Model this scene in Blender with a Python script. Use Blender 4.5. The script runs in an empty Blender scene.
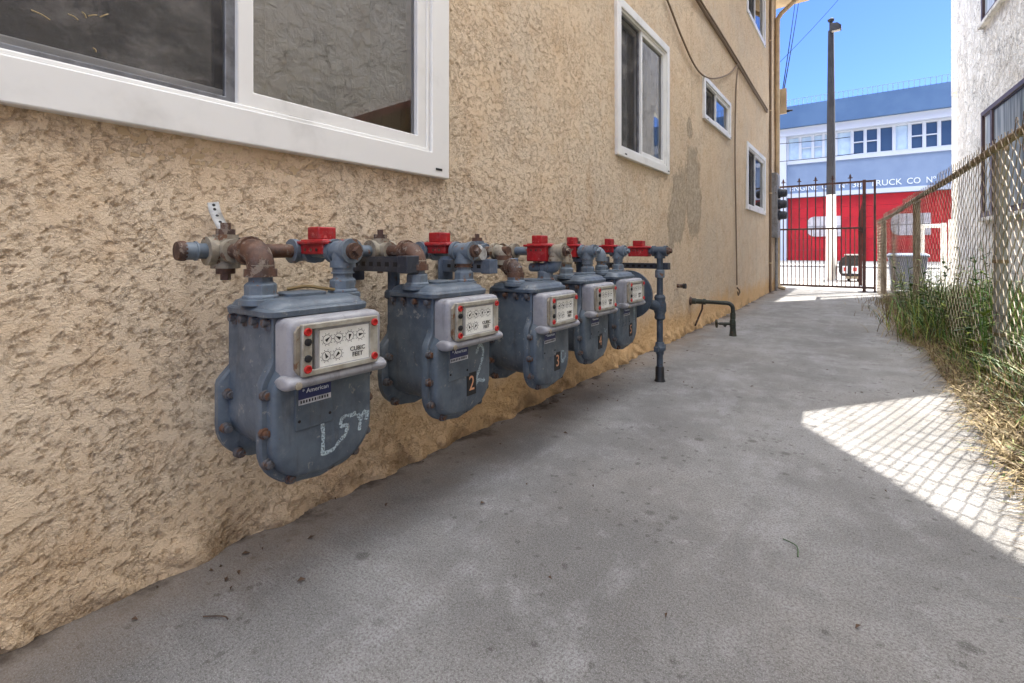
import bpy, bmesh, math, random
import numpy as np
from mathutils import Vector, Matrix
R = math.radians
random.seed(7)
S = bpy.context.scene
COL = S.collection

# ------------------------------------------------------------------ camera, sky, sun, exposure
cam_d = bpy.data.cameras.new("camera"); cam = bpy.data.objects.new("camera", cam_d); COL.objects.link(cam)
FPX = 483.0
cam_d.sensor_width = 36.0; cam_d.lens = 36.0 * FPX / 1024.0
cam_d.shift_y = -(341.5 - 251.0) / 1024.0
cam_d.clip_start = 0.02; cam_d.clip_end = 3000
CX, CZ = 1.225, 0.70
YAW = math.atan2(353.0, FPX)
cam.location = (CX, 0, CZ); cam.rotation_euler = (R(90), 0, YAW)
S.camera = cam
SUN_EL, SUN_AZ = R(42), math.atan2(.59, .81)
w = bpy.data.worlds.new("World"); S.world = w; w.use_nodes = True
wn, wl = w.node_tree.nodes, w.node_tree.links
sky = wn.new("ShaderNodeTexSky"); sky.sky_type = 'NISHITA'; sky.sun_disc = False
sky.sun_elevation = SUN_EL; sky.sun_rotation = SUN_AZ
sky.air_density = 1.0; sky.dust_density = 0.1; sky.ozone_density = 2.5; sky.altitude = 0
bg = wn["Background"]; bg.inputs[1].default_value = 0.12
# clear deep blue low down, overhead made paler and brighter to fill the alley
tc = wn.new("ShaderNodeTexCoord"); sp = wn.new("ShaderNodeSeparateXYZ"); wl.new(tc.outputs['Generated'], sp.inputs[0])
mr = wn.new("ShaderNodeMapRange"); mr.interpolation_type = 'SMOOTHSTEP'; wl.new(sp.outputs[2], mr.inputs[0]); mr.inputs[1].default_value = .50; mr.inputs[2].default_value = .80
lo = wn.new("ShaderNodeMix"); lo.data_type = 'RGBA'; lo.blend_type = 'MULTIPLY'; lo.inputs[0].default_value = 1; wl.new(sky.outputs[0], lo.inputs[6]); lo.inputs[7].default_value = (.125, .165, .29, 1)
hs = wn.new("ShaderNodeHueSaturation"); hs.inputs['Saturation'].default_value = .10; hs.inputs['Value'].default_value = 2.6; wl.new(sky.outputs[0], hs.inputs['Color'])
wm = wn.new("ShaderNodeMix"); wm.data_type = 'RGBA'; wl.new(mr.outputs[0], wm.inputs[0]); wl.new(lo.outputs[2], wm.inputs[6]); wl.new(hs.outputs[0], wm.inputs[7])
wl.new(wm.outputs[2], bg.inputs[0])
sd = bpy.data.lights.new("sun", 'SUN'); sd.energy = 2.8; sd.angle = R(0.5); sd.color = (1, .95, .87)
sun = bpy.data.objects.new("sun", sd); COL.objects.link(sun)
sdir = Vector((-math.sin(SUN_AZ) * math.cos(SUN_EL), -math.cos(SUN_AZ) * math.cos(SUN_EL), -math.sin(SUN_EL)))
sun.rotation_euler = sdir.to_track_quat('-Z', 'Y').to_euler(); sun.location = (8, 10, 12)
S.view_settings.view_transform = 'Standard'; S.view_settings.look = 'None'
S.view_settings.exposure = 2.98; S.view_settings.gamma = 1.0
S.cycles.max_bounces = 8; S.cycles.diffuse_bounces = 5; S.cycles.transparent_max_bounces = 12

# ------------------------------------------------------------------ helpers
def srgb(r, g, b):
    f = lambda c: (c / 255 / 12.92) if c / 255 <= .04045 else ((c / 255 + .055) / 1.055) ** 2.4
    return (f(r), f(g), f(b), 1)

class MB:
    def __init__(s): s.v = []; s.f = []; s.m = []; s.M = None; s.mi = 0
    def add(s, vs, fs):
        o = len(s.v)
        for p in vs:
            p = Vector(p)
            s.v.append(s.M @ p if s.M is not None else p)
        for f in fs: s.f.append(tuple(i + o for i in f)); s.m.append(s.mi)
        return s
    def box(s, x0, x1, y0, y1, z0, z1):
        v = [(x, y, z) for x in (x0, x1) for y in (y0, y1) for z in (z0, z1)]
        return s.add(v, [(0,1,3,2), (4,6,7,5), (0,4,5,1), (2,3,7,6), (0,2,6,4), (1,5,7,3)])
    def frame(s, x0, x1, y0, y1, z0, z1, wd, wz=None):     # rectangular frame in the yz plane
        wz = wz or wd
        outer = [(y0, z0), (y1, z0), (y1, z1), (y0, z1)]
        inner = [(y0+wd, z0+wz), (y1-wd, z0+wz), (y1-wd, z1-wz), (y0+wd, z1-wz)]
        v = []; 
        for x in (x0, x1):
            v += [(x, *p) for p in outer] + [(x, *p) for p in inner]
        f = []
        for i in range(4):
            j = (i+1) % 4
            f.append((8+i, 8+j, 12+j, 12+i)); f.append((i, 4+i, 4+j, j))
            f.append((i, j, 8+j, 8+i)); f.append((4+i, 12+i, 12+j, 4+j))
        return s.add(v, f)
    def prism(s, pts, axis, a0, a1):                        # polygon extruded along an axis
        def mk(p, a):
            return {'x': (a, p[0], p[1]), 'y': (p[0], a, p[1]), 'z': (p[0], p[1], a)}[axis]
        n = len(pts)
        v = [mk(p, a0) for p in pts] + [mk(p, a1) for p in pts]
        f = [tuple(range(n))[::-1], tuple(range(n, 2*n))] + [(i, (i+1) % n, n+(i+1) % n, n+i) for i in range(n)]
        return s.add(v, f)
    def tube(s, pts, r, n=12, caps=True):
        pts = [Vector(p) for p in pts]; rs = r if isinstance(r, (list, tuple)) else [r]*len(pts)
        t0 = (pts[1]-pts[0]).normalized()
        a = Vector((0,0,1)) if abs(t0.z) < .9 else Vector((1,0,0))
        u = t0.cross(a).normalized(); vs = []
        for i, p in enumerate(pts):
            if i == 0: t = t0
            elif i == len(pts)-1: t = (pts[i]-pts[i-1]).normalized()
            else: t = ((pts[i+1]-p).normalized() + (p-pts[i-1]).normalized()).normalized()
            u = (u - t*u.dot(t)).normalized(); w_ = t.cross(u)
            for k in range(n):
                an = 2*math.pi*k/n
                vs.append(p + (u*math.cos(an) + w_*math.sin(an))*rs[i])
        fs = []
        for i in range(len(pts)-1):
            for k in range(n):
                fs.append((i*n+k, i*n+(k+1) % n, (i+1)*n+(k+1) % n, (i+1)*n+k))
        if caps: fs.append(tuple(range(n))[::-1]); fs.append(tuple(range((len(pts)-1)*n, len(pts)*n)))
        return s.add(vs, fs)
    def cyl(s, p0, p1, r, n=16, r1=None): return s.tube([p0, p1], [r, r if r1 is None else r1], n)
    def lathe(s, c, axis, prof, n=24):                      # prof: (along, radius)
        ax = {'x': Vector((1,0,0)), 'y': Vector((0,1,0)), 'z': Vector((0,0,1))}[axis] if isinstance(axis, str) else axis
        c = Vector(c)
        pts = [c + ax*a for a, _ in prof]; rs = [max(r_, 1e-4) for _, r_ in prof]
        t = ax; a = Vector((0,0,1)) if abs(t.z) < .9 else Vector((1,0,0))
        u = t.cross(a).normalized(); w_ = t.cross(u); vs = []
        for p, r_ in zip(pts, rs):
            for k in range(n):
                an = 2*math.pi*(k+.5)/n
                vs.append(p + (u*math.cos(an)+w_*math.sin(an))*r_)
        fs = []
        m = len(pts)
        for i in range(m-1):
            for k in range(n): fs.append((i*n+k, i*n+(k+1) % n, (i+1)*n+(k+1) % n, (i+1)*n+k))
        fs.append(tuple(range(n))[::-1]); fs.append(tuple(range((m-1)*n, m*n)))
        return s.add(vs, fs)
    def loft(s, rings, caps=True):
        n = len(rings[0]); vs = [p for r_ in rings for p in r_]; fs = []
        for i in range(len(rings)-1):
            for k in range(n): fs.append((i*n+k, i*n+(k+1) % n, (i+1)*n+(k+1) % n, (i+1)*n+k))
        if caps: fs.append(tuple(range(n))[::-1]); fs.append(tuple(range((len(rings)-1)*n, len(rings)*n)))
        return s.add(vs, fs)

def wloc(o):
    l = Vector((0,0,0))
    while o is not None: l += o.location; o = o.parent
    return l

def obj(name, mb, mat, parent=None, bev=0, seg=2, smooth=38, fix=True, base=None):
    off = wloc(parent) if parent is not None else Vector(base or (0,0,0))
    me = bpy.data.meshes.new(name)
    me.from_pydata([tuple(v - off) for v in mb.v], [], mb.f)
    mats = mat if isinstance(mat, (list, tuple)) else [mat]
    for m in mats: me.materials.append(m)
    if len(mats) > 1: me.polygons.foreach_set('material_index', mb.m)
    if fix:
        b = bmesh.new(); b.from_mesh(me); bmesh.ops.recalc_face_normals(b, faces=b.faces); b.to_mesh(me); b.free()
    if smooth:
        me.polygons.foreach_set('use_smooth', [True]*len(me.polygons)); me.set_sharp_from_angle(angle=R(smooth))
    o = bpy.data.objects.new(name, me); COL.objects.link(o)
    if parent is not None: o.parent = parent
    elif base: o.location = base
    if bev:
        md = o.modifiers.new('bevel', 'BEVEL'); md.width = bev; md.segments = seg; md.limit_method = 'ANGLE'; md.angle_limit = R(35)
        md.harden_normals = False
    return o

def pieces(name, mb, mat, parent, **kw):
    """one object per loose piece of the builder"""
    n = len(mb.v); par = list(range(n))
    def find(i):
        while par[i] != i: par[i] = par[par[i]]; i = par[i]
        return i
    for f in mb.f:
        a = find(f[0])
        for i in f[1:]: par[find(i)] = a
    gr = {}
    for fi, f in enumerate(mb.f): gr.setdefault(find(f[0]), []).append(f)
    out = []
    for fs in gr.values():
        ids = sorted({i for f in fs for i in f}); mp = {i: k for k, i in enumerate(ids)}
        m = MB(); m.v = [mb.v[i] for i in ids]; m.f = [tuple(mp[i] for i in f) for f in fs]; m.m = [0]*len(fs)
        out.append(obj(name, m, mat, parent, **kw))
    return out

def tag(o, label=None, cat=None, group=None, kind=None):
    if label: o['label'] = label
    if cat: o['category'] = cat
    if group: o['group'] = group
    if kind: o['kind'] = kind
    return o

def thing(name, label, cat, loc=(0,0,0), group=None):
    o = bpy.data.objects.new(name, None); COL.objects.link(o); o.location = loc; o.empty_display_size = .1
    return tag(o, label, cat, group)

def copy_tree(o, parent=None):
    c = o.copy(); COL.objects.link(c); c.parent = parent
    for ch in list(o.children): copy_tree(ch, c)
    return c

def text_mesh(name, body, size, mat, M, parent, depth=.0004, align='CENTER', sx=1.0):
    cu = bpy.data.curves.new(name, 'FONT'); cu.body = body; cu.size = size; cu.extrude = depth
    cu.align_x = align; cu.align_y = 'CENTER'; cu.resolution_u = 3
    t = bpy.data.objects.new(name, cu); COL.objects.link(t)
    bpy.context.view_layer.update()
    me = bpy.data.meshes.new_from_object(t.evaluated_get(bpy.context.evaluated_depsgraph_get()))
    bpy.data.objects.remove(t); bpy.data.curves.remove(cu)
    me.materials.clear(); me.materials.append(mat)
    me.transform(Matrix.Diagonal((sx, 1, 1, 1)))
    me.transform(M)
    me.transform(Matrix.Translation(-wloc(parent)))
    o = bpy.data.objects.new(name, me); COL.objects.link(o); o.parent = parent
    return o
def TX(x, y, z):   # text facing +x
    return Matrix(((0,0,1,x), (1,0,0,y), (0,1,0,z), (0,0,0,1)))
def TY(x, y, z):   # text facing -y
    return Matrix(((1,0,0,x), (0,0,-1,y), (0,1,0,z), (0,0,0,1)))

# ------------------------------------------------------------------ materials
class NT:
    def __init__(s, name):
        s.mat = bpy.data.materials.new(name); s.mat.use_nodes = True
        s.n = s.mat.node_tree.nodes; s.l = s.mat.node_tree.links
        s.b = s.n['Principled BSDF']; s.out = s.n['Material Output']; s._co = None
    def co(s, scale=(1,1,1), rot=(0,0,0), kind='Object'):
        t = s.n.new('ShaderNodeTexCoord'); m = s.n.new('ShaderNodeMapping')
        m.inputs['Scale'].default_value = scale; m.inputs['Rotation'].default_value = rot
        s.l.new(t.outputs[kind], m.inputs[0]); return m.outputs[0]
    def noise(s, vec, scale, detail=4, rough=.5, dist=0, out='Fac'):
        t = s.n.new('ShaderNodeTexNoise'); s.l.new(vec, t.inputs['Vector'])
        t.inputs['Scale'].default_value = scale; t.inputs['Detail'].default_value = detail
        t.inputs['Roughness'].default_value = rough; t.inputs['Distortion'].default_value = dist
        return t.outputs[out]
    def voro(s, vec, scale, feat='F1', smooth=None, out='Distance', rnd=1):
        t = s.n.new('ShaderNodeTexVoronoi'); t.feature = feat; s.l.new(vec, t.inputs['Vector'])
        t.inputs['Scale'].default_value = scale; t.inputs['Randomness'].default_value = rnd
        if smooth is not None: t.inputs['Smoothness'].default_value = smooth
        return t.outputs[out]
    def val(s, x):
        if isinstance(x, (int, float)):
            v = s.n.new('ShaderNodeValue'); v.outputs[0].default_value = x; return v.outputs[0]
        return x
    def math(s, op, a, b=0.0, c=None, clamp=False):
        t = s.n.new('ShaderNodeMath'); t.operation = op; t.use_clamp = clamp
        for i, x in enumerate((a, b, c)):
            if x is None: continue
            if isinstance(x, (int, float)): t.inputs[i].default_value = x
            else: s.l.new(x, t.inputs[i])
        return t.outputs[0]
    def ramp(s, fac, a, b, lo=0., hi=1., smooth=True):
        t = s.n.new('ShaderNodeMapRange'); s.l.new(fac, t.inputs[0])
        t.interpolation_type = 'SMOOTHSTEP' if smooth else 'LINEAR'
        t.inputs[1].default_value = a; t.inputs[2].default_value = b; t.inputs[3].default_value = lo; t.inputs[4].default_value = hi
        return t.outputs[0]
    def mix(s, fac, a, b, mode='MIX'):
        t = s.n.new('ShaderNodeMix'); t.data_type = 'RGBA'; t.blend_type = mode
        if isinstance(fac, (int, float)): t.inputs[0].default_value = fac
        else: s.l.new(fac, t.inputs[0])
        for i, x in ((6, a), (7, b)):
            if isinstance(x, tuple): t.inputs[i].default_value = x
            else: s.l.new(x, t.inputs[i])
        return t.outputs[2]
    def sep(s, vec):
        t = s.n.new('ShaderNodeSeparateXYZ'); s.l.new(vec, t.inputs[0]); return t.outputs
    def setc(s, c):
        if isinstance(c, tuple): s.b.inputs['Base Color'].default_value = c
        else: s.l.new(c, s.b.inputs['Base Color'])
    def rough(s, r):
        if isinstance(r, (int, float)): s.b.inputs['Roughness'].default_value = r
        else: s.l.new(r, s.b.inputs['Roughness'])
    def bump(s, h, strength=.5, dist=.01):
        t = s.n.new('ShaderNodeBump'); t.inputs['Strength'].default_value = strength; t.inputs['Distance'].default_value = dist
        s.l.new(h, t.inputs['Height']); s.l.new(t.outputs[0], s.b.inputs['Normal'])
    def disp(s, h, scale, mid=0.5):
        t = s.n.new('ShaderNodeDisplacement'); t.inputs['Scale'].default_value = scale; t.inputs['Midlevel'].default_value = mid
        s.l.new(h, t.inputs['Height']); s.l.new(t.outputs[0], s.out.inputs['Displacement']); s.mat.displacement_method = 'BOTH'

def simple(name, c, rough=.6, c2=None, sc=8, lo=.4, hi=.65, metal=0, bump=0, bsc=60, spec=None, kind='Object', detail=5):
    m = NT(name); co = m.co(kind=kind)
    if c2: m.setc(m.mix(m.ramp(m.noise(co, sc, detail, .6), lo, hi), c, c2))
    else: m.setc(c)
    m.rough(rough); m.b.inputs['Metallic'].default_value = metal
    if spec is not None: m.b.inputs['Specular IOR Level'].default_value = spec
    if bump: m.bump(m.noise(co, bsc, 4, .6), bump, .003)
    return m.mat

# stucco of the tan building
def mk_stucco():
    m = NT('tan_stucco'); co = m.co()
    wv = m.noise(co, 14, 3, .5, out='Color')
    va = m.n.new('ShaderNodeVectorMath'); va.operation = 'MULTIPLY_ADD'; m.l.new(wv, va.inputs[0]); va.inputs[1].default_value = (.022, .022, .022); m.l.new(co, va.inputs[2])
    cw = va.outputs[0]
    mp = m.n.new('ShaderNodeMapping'); mp.inputs['Rotation'].default_value = (R(-28), 0, 0); mp.inputs['Scale'].default_value = (1, .92, 1.1); m.l.new(cw, mp.inputs[0]); cw = mp.outputs[0]
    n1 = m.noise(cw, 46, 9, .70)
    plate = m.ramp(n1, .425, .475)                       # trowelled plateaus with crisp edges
    n2 = m.noise(cw, 150, 5, .65)
    n3 = m.noise(co, 330, 3, .6)
    rid = m.math('ABSOLUTE', m.math('SUBTRACT', m.noise(cw, 24, 6, .65), .5))
    crack = m.math('MAXIMUM', m.ramp(rid, .0, .02), m.ramp(m.noise(co, 5, 3), .50, .42))                      # 0 in the crevice
    h = m.math('ADD', m.math('MULTIPLY', plate, .40), m.math('MULTIPLY', n2, .58))
    h = m.math('ADD', h, m.math('MULTIPLY', n3, .34))
    h = m.math('ADD', h, m.math('MULTIPLY', crack, .26))
    m.disp(h, .0078, .85)
    big = m.noise(co, 1.3, 5, .6); mid = m.noise(co, 6, 5, .65)
    c = m.mix(m.ramp(big, .35, .68), srgb(220, 197, 166), srgb(214, 196, 170))
    c = m.mix(m.ramp(mid, .45, .75, 0, .6), c, srgb(204, 174, 138))
    pit_shade = m.math('MULTIPLY', m.math('MAXIMUM', m.math('MAXIMUM', m.math('MULTIPLY', m.ramp(n1, .40, .33), .35), m.math('MULTIPLY', m.ramp(m.math('ABSOLUTE', m.math('SUBTRACT', n1, .425)), .016, .002), .8)), m.math('MULTIPLY', m.math('SUBTRACT', 1.0, crack), .9)), .42)
    sp1 = m.math('MULTIPLY', m.ramp(m.noise(co, 95, 4, .7), .60, .70, 0, .42), m.ramp(m.noise(co, 4, 4), .4, .62, .3, 1))
    c = m.mix(m.math('MULTIPLY', sp1, .5), c, srgb(150, 116, 84))
    lt = m.ramp(m.noise(co, 120, 4, .7), .58, .70, 0, .4); c = m.mix(lt, c, srgb(240, 220, 192))
    c = m.mix(pit_shade, c, srgb(118, 86, 58))             # crevice shade painted into the recesses and plateau edges
    dots = m.ramp(m.voro(co, 9, 'F1'), .10, .05)
    c = m.mix(m.math('MULTIPLY', dots, m.ramp(m.noise(co, 3, 2), .5, .6, 0, .6)), c, srgb(120, 92, 66))
    x, y, z = m.sep(co)
    # ochre repaint along the base
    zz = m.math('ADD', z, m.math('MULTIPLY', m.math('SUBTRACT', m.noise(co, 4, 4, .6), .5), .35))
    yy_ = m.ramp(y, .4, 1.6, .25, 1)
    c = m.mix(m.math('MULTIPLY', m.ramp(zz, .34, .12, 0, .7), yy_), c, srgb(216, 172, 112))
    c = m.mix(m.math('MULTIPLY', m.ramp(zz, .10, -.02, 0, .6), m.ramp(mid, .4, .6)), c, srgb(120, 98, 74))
    # bare grey repair patch, and a small one above it
    nn = m.math('MULTIPLY', m.math('SUBTRACT', m.noise(co, 6.5, 7, .70), .5), 1.7)
    def blob(cy, cz, ry, rz, sk=0):
        dy = m.math('DIVIDE', m.math('SUBTRACT', m.math('ADD', y, m.math('MULTIPLY', z, sk)), cy + sk*cz), ry)
        dz = m.math('DIVIDE', m.math('SUBTRACT', z, cz), rz)
        d = m.math('SQRT', m.math('ADD', m.math('MULTIPLY', dy, dy), m.math('MULTIPLY', dz, dz)))
        return m.math('ADD', d, nn)
    e1 = blob(3.98, 1.06, .23, .30, -.3)
    e2 = blob(4.38, 1.22, .23, .36, .1)
    e3 = m.math('ADD', blob(4.26, 1.75, .10, .09), .15)
    e = m.math('MINIMUM', m.math('MINIMUM', e1, e2), e3)
    gr = m.mix(m.ramp(m.noise(co, 22, 5, .7), .35, .65), srgb(142, 130, 112), srgb(188, 174, 152))
    c = m.mix(m.ramp(e, 1.25, .75, 0, .7), c, gr)
    c = m.mix(m.math('MULTIPLY', m.ramp(e, 1.22, 1.0), m.ramp(e, .80, .98, 0, .3)), c, srgb(104, 88, 68))
    # vertical water streaks
    st = m.noise(m.co((1, 5, .25)), 2.2, 4, .6)
    c = m.mix(m.ramp(st, .55, .8, 0, .35), c, srgb(150, 124, 96))
    m.setc(c); m.rough(.92); m.b.inputs['Specular IOR Level'].default_value = .2
    return m.mat
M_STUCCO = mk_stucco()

def mk_white_stucco(nm='white_stucco', bs=.9, cs=.8):
    m = NT(nm); co = m.co()
    n1 = m.noise(co, 9, 6, .6, .6); n2 = m.noise(co, 34, 4, .6)
    rid = m.math('ABSOLUTE', m.math('SUBTRACT', m.noise(m.co((1, 1, .55)), 7, 4, .6, .8), .5))
    cr = m.ramp(rid, 0, .02)
    sp = m.math('MULTIPLY', m.math('SUBTRACT', 1.0, cr), m.ramp(m.noise(co, 2.5, 2), .48, .62))
    c = m.mix(m.ramp(m.noise(co, 3, 5, .6), .4, .7), srgb(236, 234, 228), srgb(220, 216, 208))
    c = m.mix(m.math('MULTIPLY', sp, cs), c, srgb(120, 116, 110))
    m.setc(c); m.rough(.9)
    h = m.math('ADD', m.ramp(n1, .38, .6), m.math('MULTIPLY', n2, .4))
    h = m.math('SUBTRACT', h, m.math('MULTIPLY', sp, .6))
    m.bump(h, bs, .03)
    return m.mat
M_WSTUCCO = mk_white_stucco(); M_WSMOOTH = mk_white_stucco('smoother_white_stucco', .55, .9)

def mk_concrete(name, base, dark, light, stain=.7, scale=1.0):
    m = NT(name); co = m.co()
    big = m.noise(co, 1.5*scale, 7, .68, .3); mid = m.noise(co, 7*scale, 7, .7); fine = m.noise(co, 180, 5, .75); grit = m.noise(co, 430, 2, .6)
    c = m.mix(m.ramp(big, .34, .66), dark, base)
    c = m.mix(m.ramp(mid, .50, .68, 0, .45), c, light)
    if stain > .5:
        c = m.mix(m.ramp(m.noise(m.co((1, .22, 1), (0, 0, R(-8))), 3.2, 7, .72, .3), .50, .68, 0, .38), c, srgb(172, 171, 174))
        c = m.mix(m.ramp(m.noise(co, .8, 4, .6), .44, .62, 0, .3), c, srgb(128, 121, 113))
    c = m.mix(m.ramp(mid, .48, .32, 0, .6), c, dark)
    c = m.mix(m.ramp(m.noise(co, 26*scale, 5, .7), .52, .68, 0, .4), c, dark)
    c = m.mix(m.ramp(m.noise(m.co((1, .3, 1), (0, 0, R(18))), 2.6*scale, 7, .72, .5), .52, .70, 0, stain*.7), c, dark)
    # dark drips and blots
    spot = m.math('MULTIPLY', m.ramp(m.math('ADD', m.voro(co, 9), m.math('MULTIPLY', m.noise(co, 30, 3), .12)), .25, .15), m.ramp(m.noise(co, 1.7, 3), .46, .56))
    spot2 = m.math('MULTIPLY', m.ramp(m.math('ADD', m.voro(co, 26), m.math('MULTIPLY', m.noise(co, 60, 3), .15)), .31, .19), m.ramp(m.noise(co, 2.4, 3), .46, .55))
    c = m.mix(m.math('MULTIPLY', m.math('MAXIMUM', spot, spot2), m.math('MULTIPLY', stain, .85)), c, srgb(62, 58, 54))
    c = m.mix(m.ramp(fine, .45, .60, 0, .62), c, srgb(84, 80, 76))
    c = m.mix(m.ramp(grit, .52, .64, 0, .34), c, srgb(190, 188, 186))
    if stain > .5:
        x, y, z = m.sep(co)
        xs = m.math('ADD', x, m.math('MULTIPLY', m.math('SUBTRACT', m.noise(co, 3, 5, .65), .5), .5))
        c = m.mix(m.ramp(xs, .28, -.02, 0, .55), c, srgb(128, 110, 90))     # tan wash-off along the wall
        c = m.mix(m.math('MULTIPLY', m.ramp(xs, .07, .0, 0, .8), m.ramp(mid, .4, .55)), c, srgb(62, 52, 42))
    m.setc(c); m.rough(.93); m.b.inputs['Specular IOR Level'].default_value = .25
    h = m.math('ADD', m.math('MULTIPLY', fine, 1.0), m.math('MULTIPLY', m.noise(m.co((1, 9, 1)), 45, 3, .6), .5))
    m.bump(h, .8, .005)
    return m.mat
M_CONC = mk_concrete('alley_concrete', srgb(144, 143, 141), srgb(110, 109, 107), srgb(164, 163, 163))
M_WALK = mk_concrete('pale_concrete', srgb(178, 175, 168), srgb(160, 156, 150), srgb(190, 188, 182), .3)
M_DIRT = simple('dry_dirt', srgb(128, 108, 84), .95, srgb(92, 76, 58), 9, bump=.8, bsc=40)
M_ASPH = simple('worn_asphalt', srgb(120, 119, 118), .9, srgb(96, 95, 94), 3, bump=.3, bsc=90)
M_VINYL = simple('white_vinyl', srgb(228, 227, 222), .4, srgb(202, 200, 194), 5.0, .48, .8)
M_ALU = simple('grey_aluminium', srgb(120, 122, 126), .45, srgb(92, 92, 94), 20, metal=.3)
M_SLOT = simple('dark_slot', srgb(28, 26, 26), .8)
M_DARK = simple('dark_room', srgb(46, 42, 40), .9)
M_BLIND = simple('pale_blind', srgb(206, 202, 192), .7, srgb(186, 182, 172), 6)
M_RED_CUR = simple('red_curtain', srgb(140, 30, 34), .8, srgb(100, 20, 24), 6)

def mk_glass(name, tint=(.92, .96, .96, 1), ior=1.75, rough=.01, grime=.12, flat=None):
    m = NT(name); m.n.remove(m.b)
    tr = m.n.new('ShaderNodeBsdfTransparent'); tr.inputs[0].default_value = tint
    gl = m.n.new('ShaderNodeBsdfGlossy'); gl.inputs['Roughness'].default_value = rough
    fr = m.n.new('ShaderNodeFresnel'); fr.inputs[0].default_value = ior
    mx = m.n.new('ShaderNodeMixShader'); (m.l.new(fr.outputs[0], mx.inputs[0]) if flat is None else setattr(mx.inputs[0], 'default_value', flat)); m.l.new(tr.outputs[0], mx.inputs[1]); m.l.new(gl.outputs[0], mx.inputs[2])
    df = m.n.new('ShaderNodeBsdfDiffuse'); df.inputs[0].default_value = srgb(150, 148, 144)
    mx2 = m.n.new('ShaderNodeMixShader'); co = m.co()
    m.l.new(m.ramp(m.noise(m.co((1, 1, .5)), 5, 5, .7), .4, .9, 0, grime), mx2.inputs[0]); m.l.new(mx.outputs[0], mx2.inputs[1]); m.l.new(df.outputs[0], mx2.inputs[2])
    bp = m.n.new('ShaderNodeBump'); bp.inputs['Strength'].default_value = .012; bp.inputs['Distance'].default_value = .02
    m.l.new(m.noise(co, 3, 2), bp.inputs['Height']); m.l.new(bp.outputs[0], gl.inputs['Normal'])
    m.l.new(mx2.outputs[0], m.out.inputs[0]); return m.mat
M_GLASS = mk_glass('window_glass', ior=3.1, grime=.08)
M_CLEAR = mk_glass('clear_plastic', (.99, .985, .975, 1), 1.10, .08, .06, .035)
def mk_screen():
    m = NT('insect_screen'); m.n.remove(m.b)
    tr = m.n.new('ShaderNodeBsdfTransparent'); df = m.n.new('ShaderNodeBsdfDiffuse')
    co = m.co()
    cc = m.mix(m.ramp(m.noise(m.co((1, 1, 2)), 7, 5, .75), .42, .72), srgb(70, 69, 70), srgb(134, 130, 126)); m.l.new(cc, df.inputs[0])
    mx = m.n.new('ShaderNodeMixShader'); mx.inputs[0].default_value = .55
    m.l.new(tr.outputs[0], mx.inputs[1]); m.l.new(df.outputs[0], mx.inputs[2]); m.l.new(mx.outputs[0], m.out.inputs[0]); return m.mat
M_SCREEN = mk_screen()

def mk_paintmetal(name, c, c2, chip, chipamt=.5, rough=.42, sc=14, bump=.15, chipsc=16):
    m = NT(name); co = m.co()
    g = m.n.new('ShaderNodeObjectInfo')
    ad = m.n.new('ShaderNodeVectorMath'); ad.operation = 'MULTIPLY_ADD'
    cb = m.n.new('ShaderNodeCombineXYZ'); m.l.new(g.outputs['Random'], cb.inputs[0]); m.l.new(g.outputs['Random'], cb.inputs[1]); m.l.new(g.outputs['Random'], cb.inputs[2])
    m.l.new(cb.outputs[0], ad.inputs[0]); ad.inputs[1].default_value = (7, 7, 7); m.l.new(co, ad.inputs[2]); co = ad.outputs[0]
    a = m.noise(co, sc, 5, .65); b_ = m.noise(co, chipsc*2.2, 6, .7, .4)
    cc = m.mix(m.ramp(a, .35, .7), c, c2)
    ch = m.ramp(b_, .665-.22*chipamt, .70-.22*chipamt)
    cc = m.mix(ch, cc, chip); 
    du = m.ramp(m.noise(co, 40, 4, .7), .5, .8, 0, .22); cc = m.mix(du, cc, srgb(150, 150, 148))
    mp = m.n.new('ShaderNodeMapping'); mp.inputs['Scale'].default_value = (1, 1, .16); m.l.new(co, mp.inputs[0])
    cc = m.mix(m.ramp(m.noise(mp.outputs[0], 34, 5, .7), .52, .72, 0, .42), cc, srgb(58, 54, 50))          # run-down dirt
    cc = m.mix(m.ramp(m.noise(co, 60, 6, .75), .66, .72, 0, .8), cc, srgb(96, 66, 44))                     # rust specks
    cc = m.mix(m.ramp(m.noise(mp.outputs[0], 48, 5, .7), .62, .74, 0, .3), cc, srgb(168, 170, 168))        # chalky runs
    m.setc(cc); m.l.new(m.ramp(a, .3, .7, rough-.07, rough+.12), m.b.inputs['Roughness'])
    m.bump(m.math('ADD', m.noise(co, 70, 4, .6), m.math('MULTIPLY', ch, -.8)), bump, .003)
    return m.mat
M_METER = mk_paintmetal('meter_grey_paint', srgb(90, 101, 111), srgb(70, 81, 92), srgb(126, 128, 126), .22, .42)
M_INDEX = mk_paintmetal('index_cover_grey', srgb(154, 154, 157), srgb(136, 136, 140), srgb(124, 126, 132), .05, .42, 20)
M_PIPEB = mk_paintmetal('blue_grey_pipe_paint', srgb(108, 120, 130), srgb(84, 96, 108), srgb(112, 78, 54), .38, .5)
M_PIPED = mk_paintmetal('dark_blue_pipe_paint', srgb(68, 80, 92), srgb(52, 62, 74), srgb(70, 52, 42), .2, .5)
M_RUST = mk_paintmetal('rusty_iron', srgb(96, 66, 48), srgb(62, 46, 40), srgb(126, 112, 98), .5, .62, 24, .5)
M_GALV = mk_paintmetal('worn_galvanised', srgb(150, 142, 124), srgb(120, 110, 96), srgb(108, 76, 52), .45, .6, 24, .4)
M_STRUT = mk_paintmetal('dark_strut_paint', srgb(52, 56, 66), srgb(42, 46, 54), srgb(100, 104, 110), .1, .5)
M_STRUTB = mk_paintmetal('blue_strut_paint', srgb(94, 106, 124), srgb(78, 90, 106), srgb(100, 90, 80), .15, .5)
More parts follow.
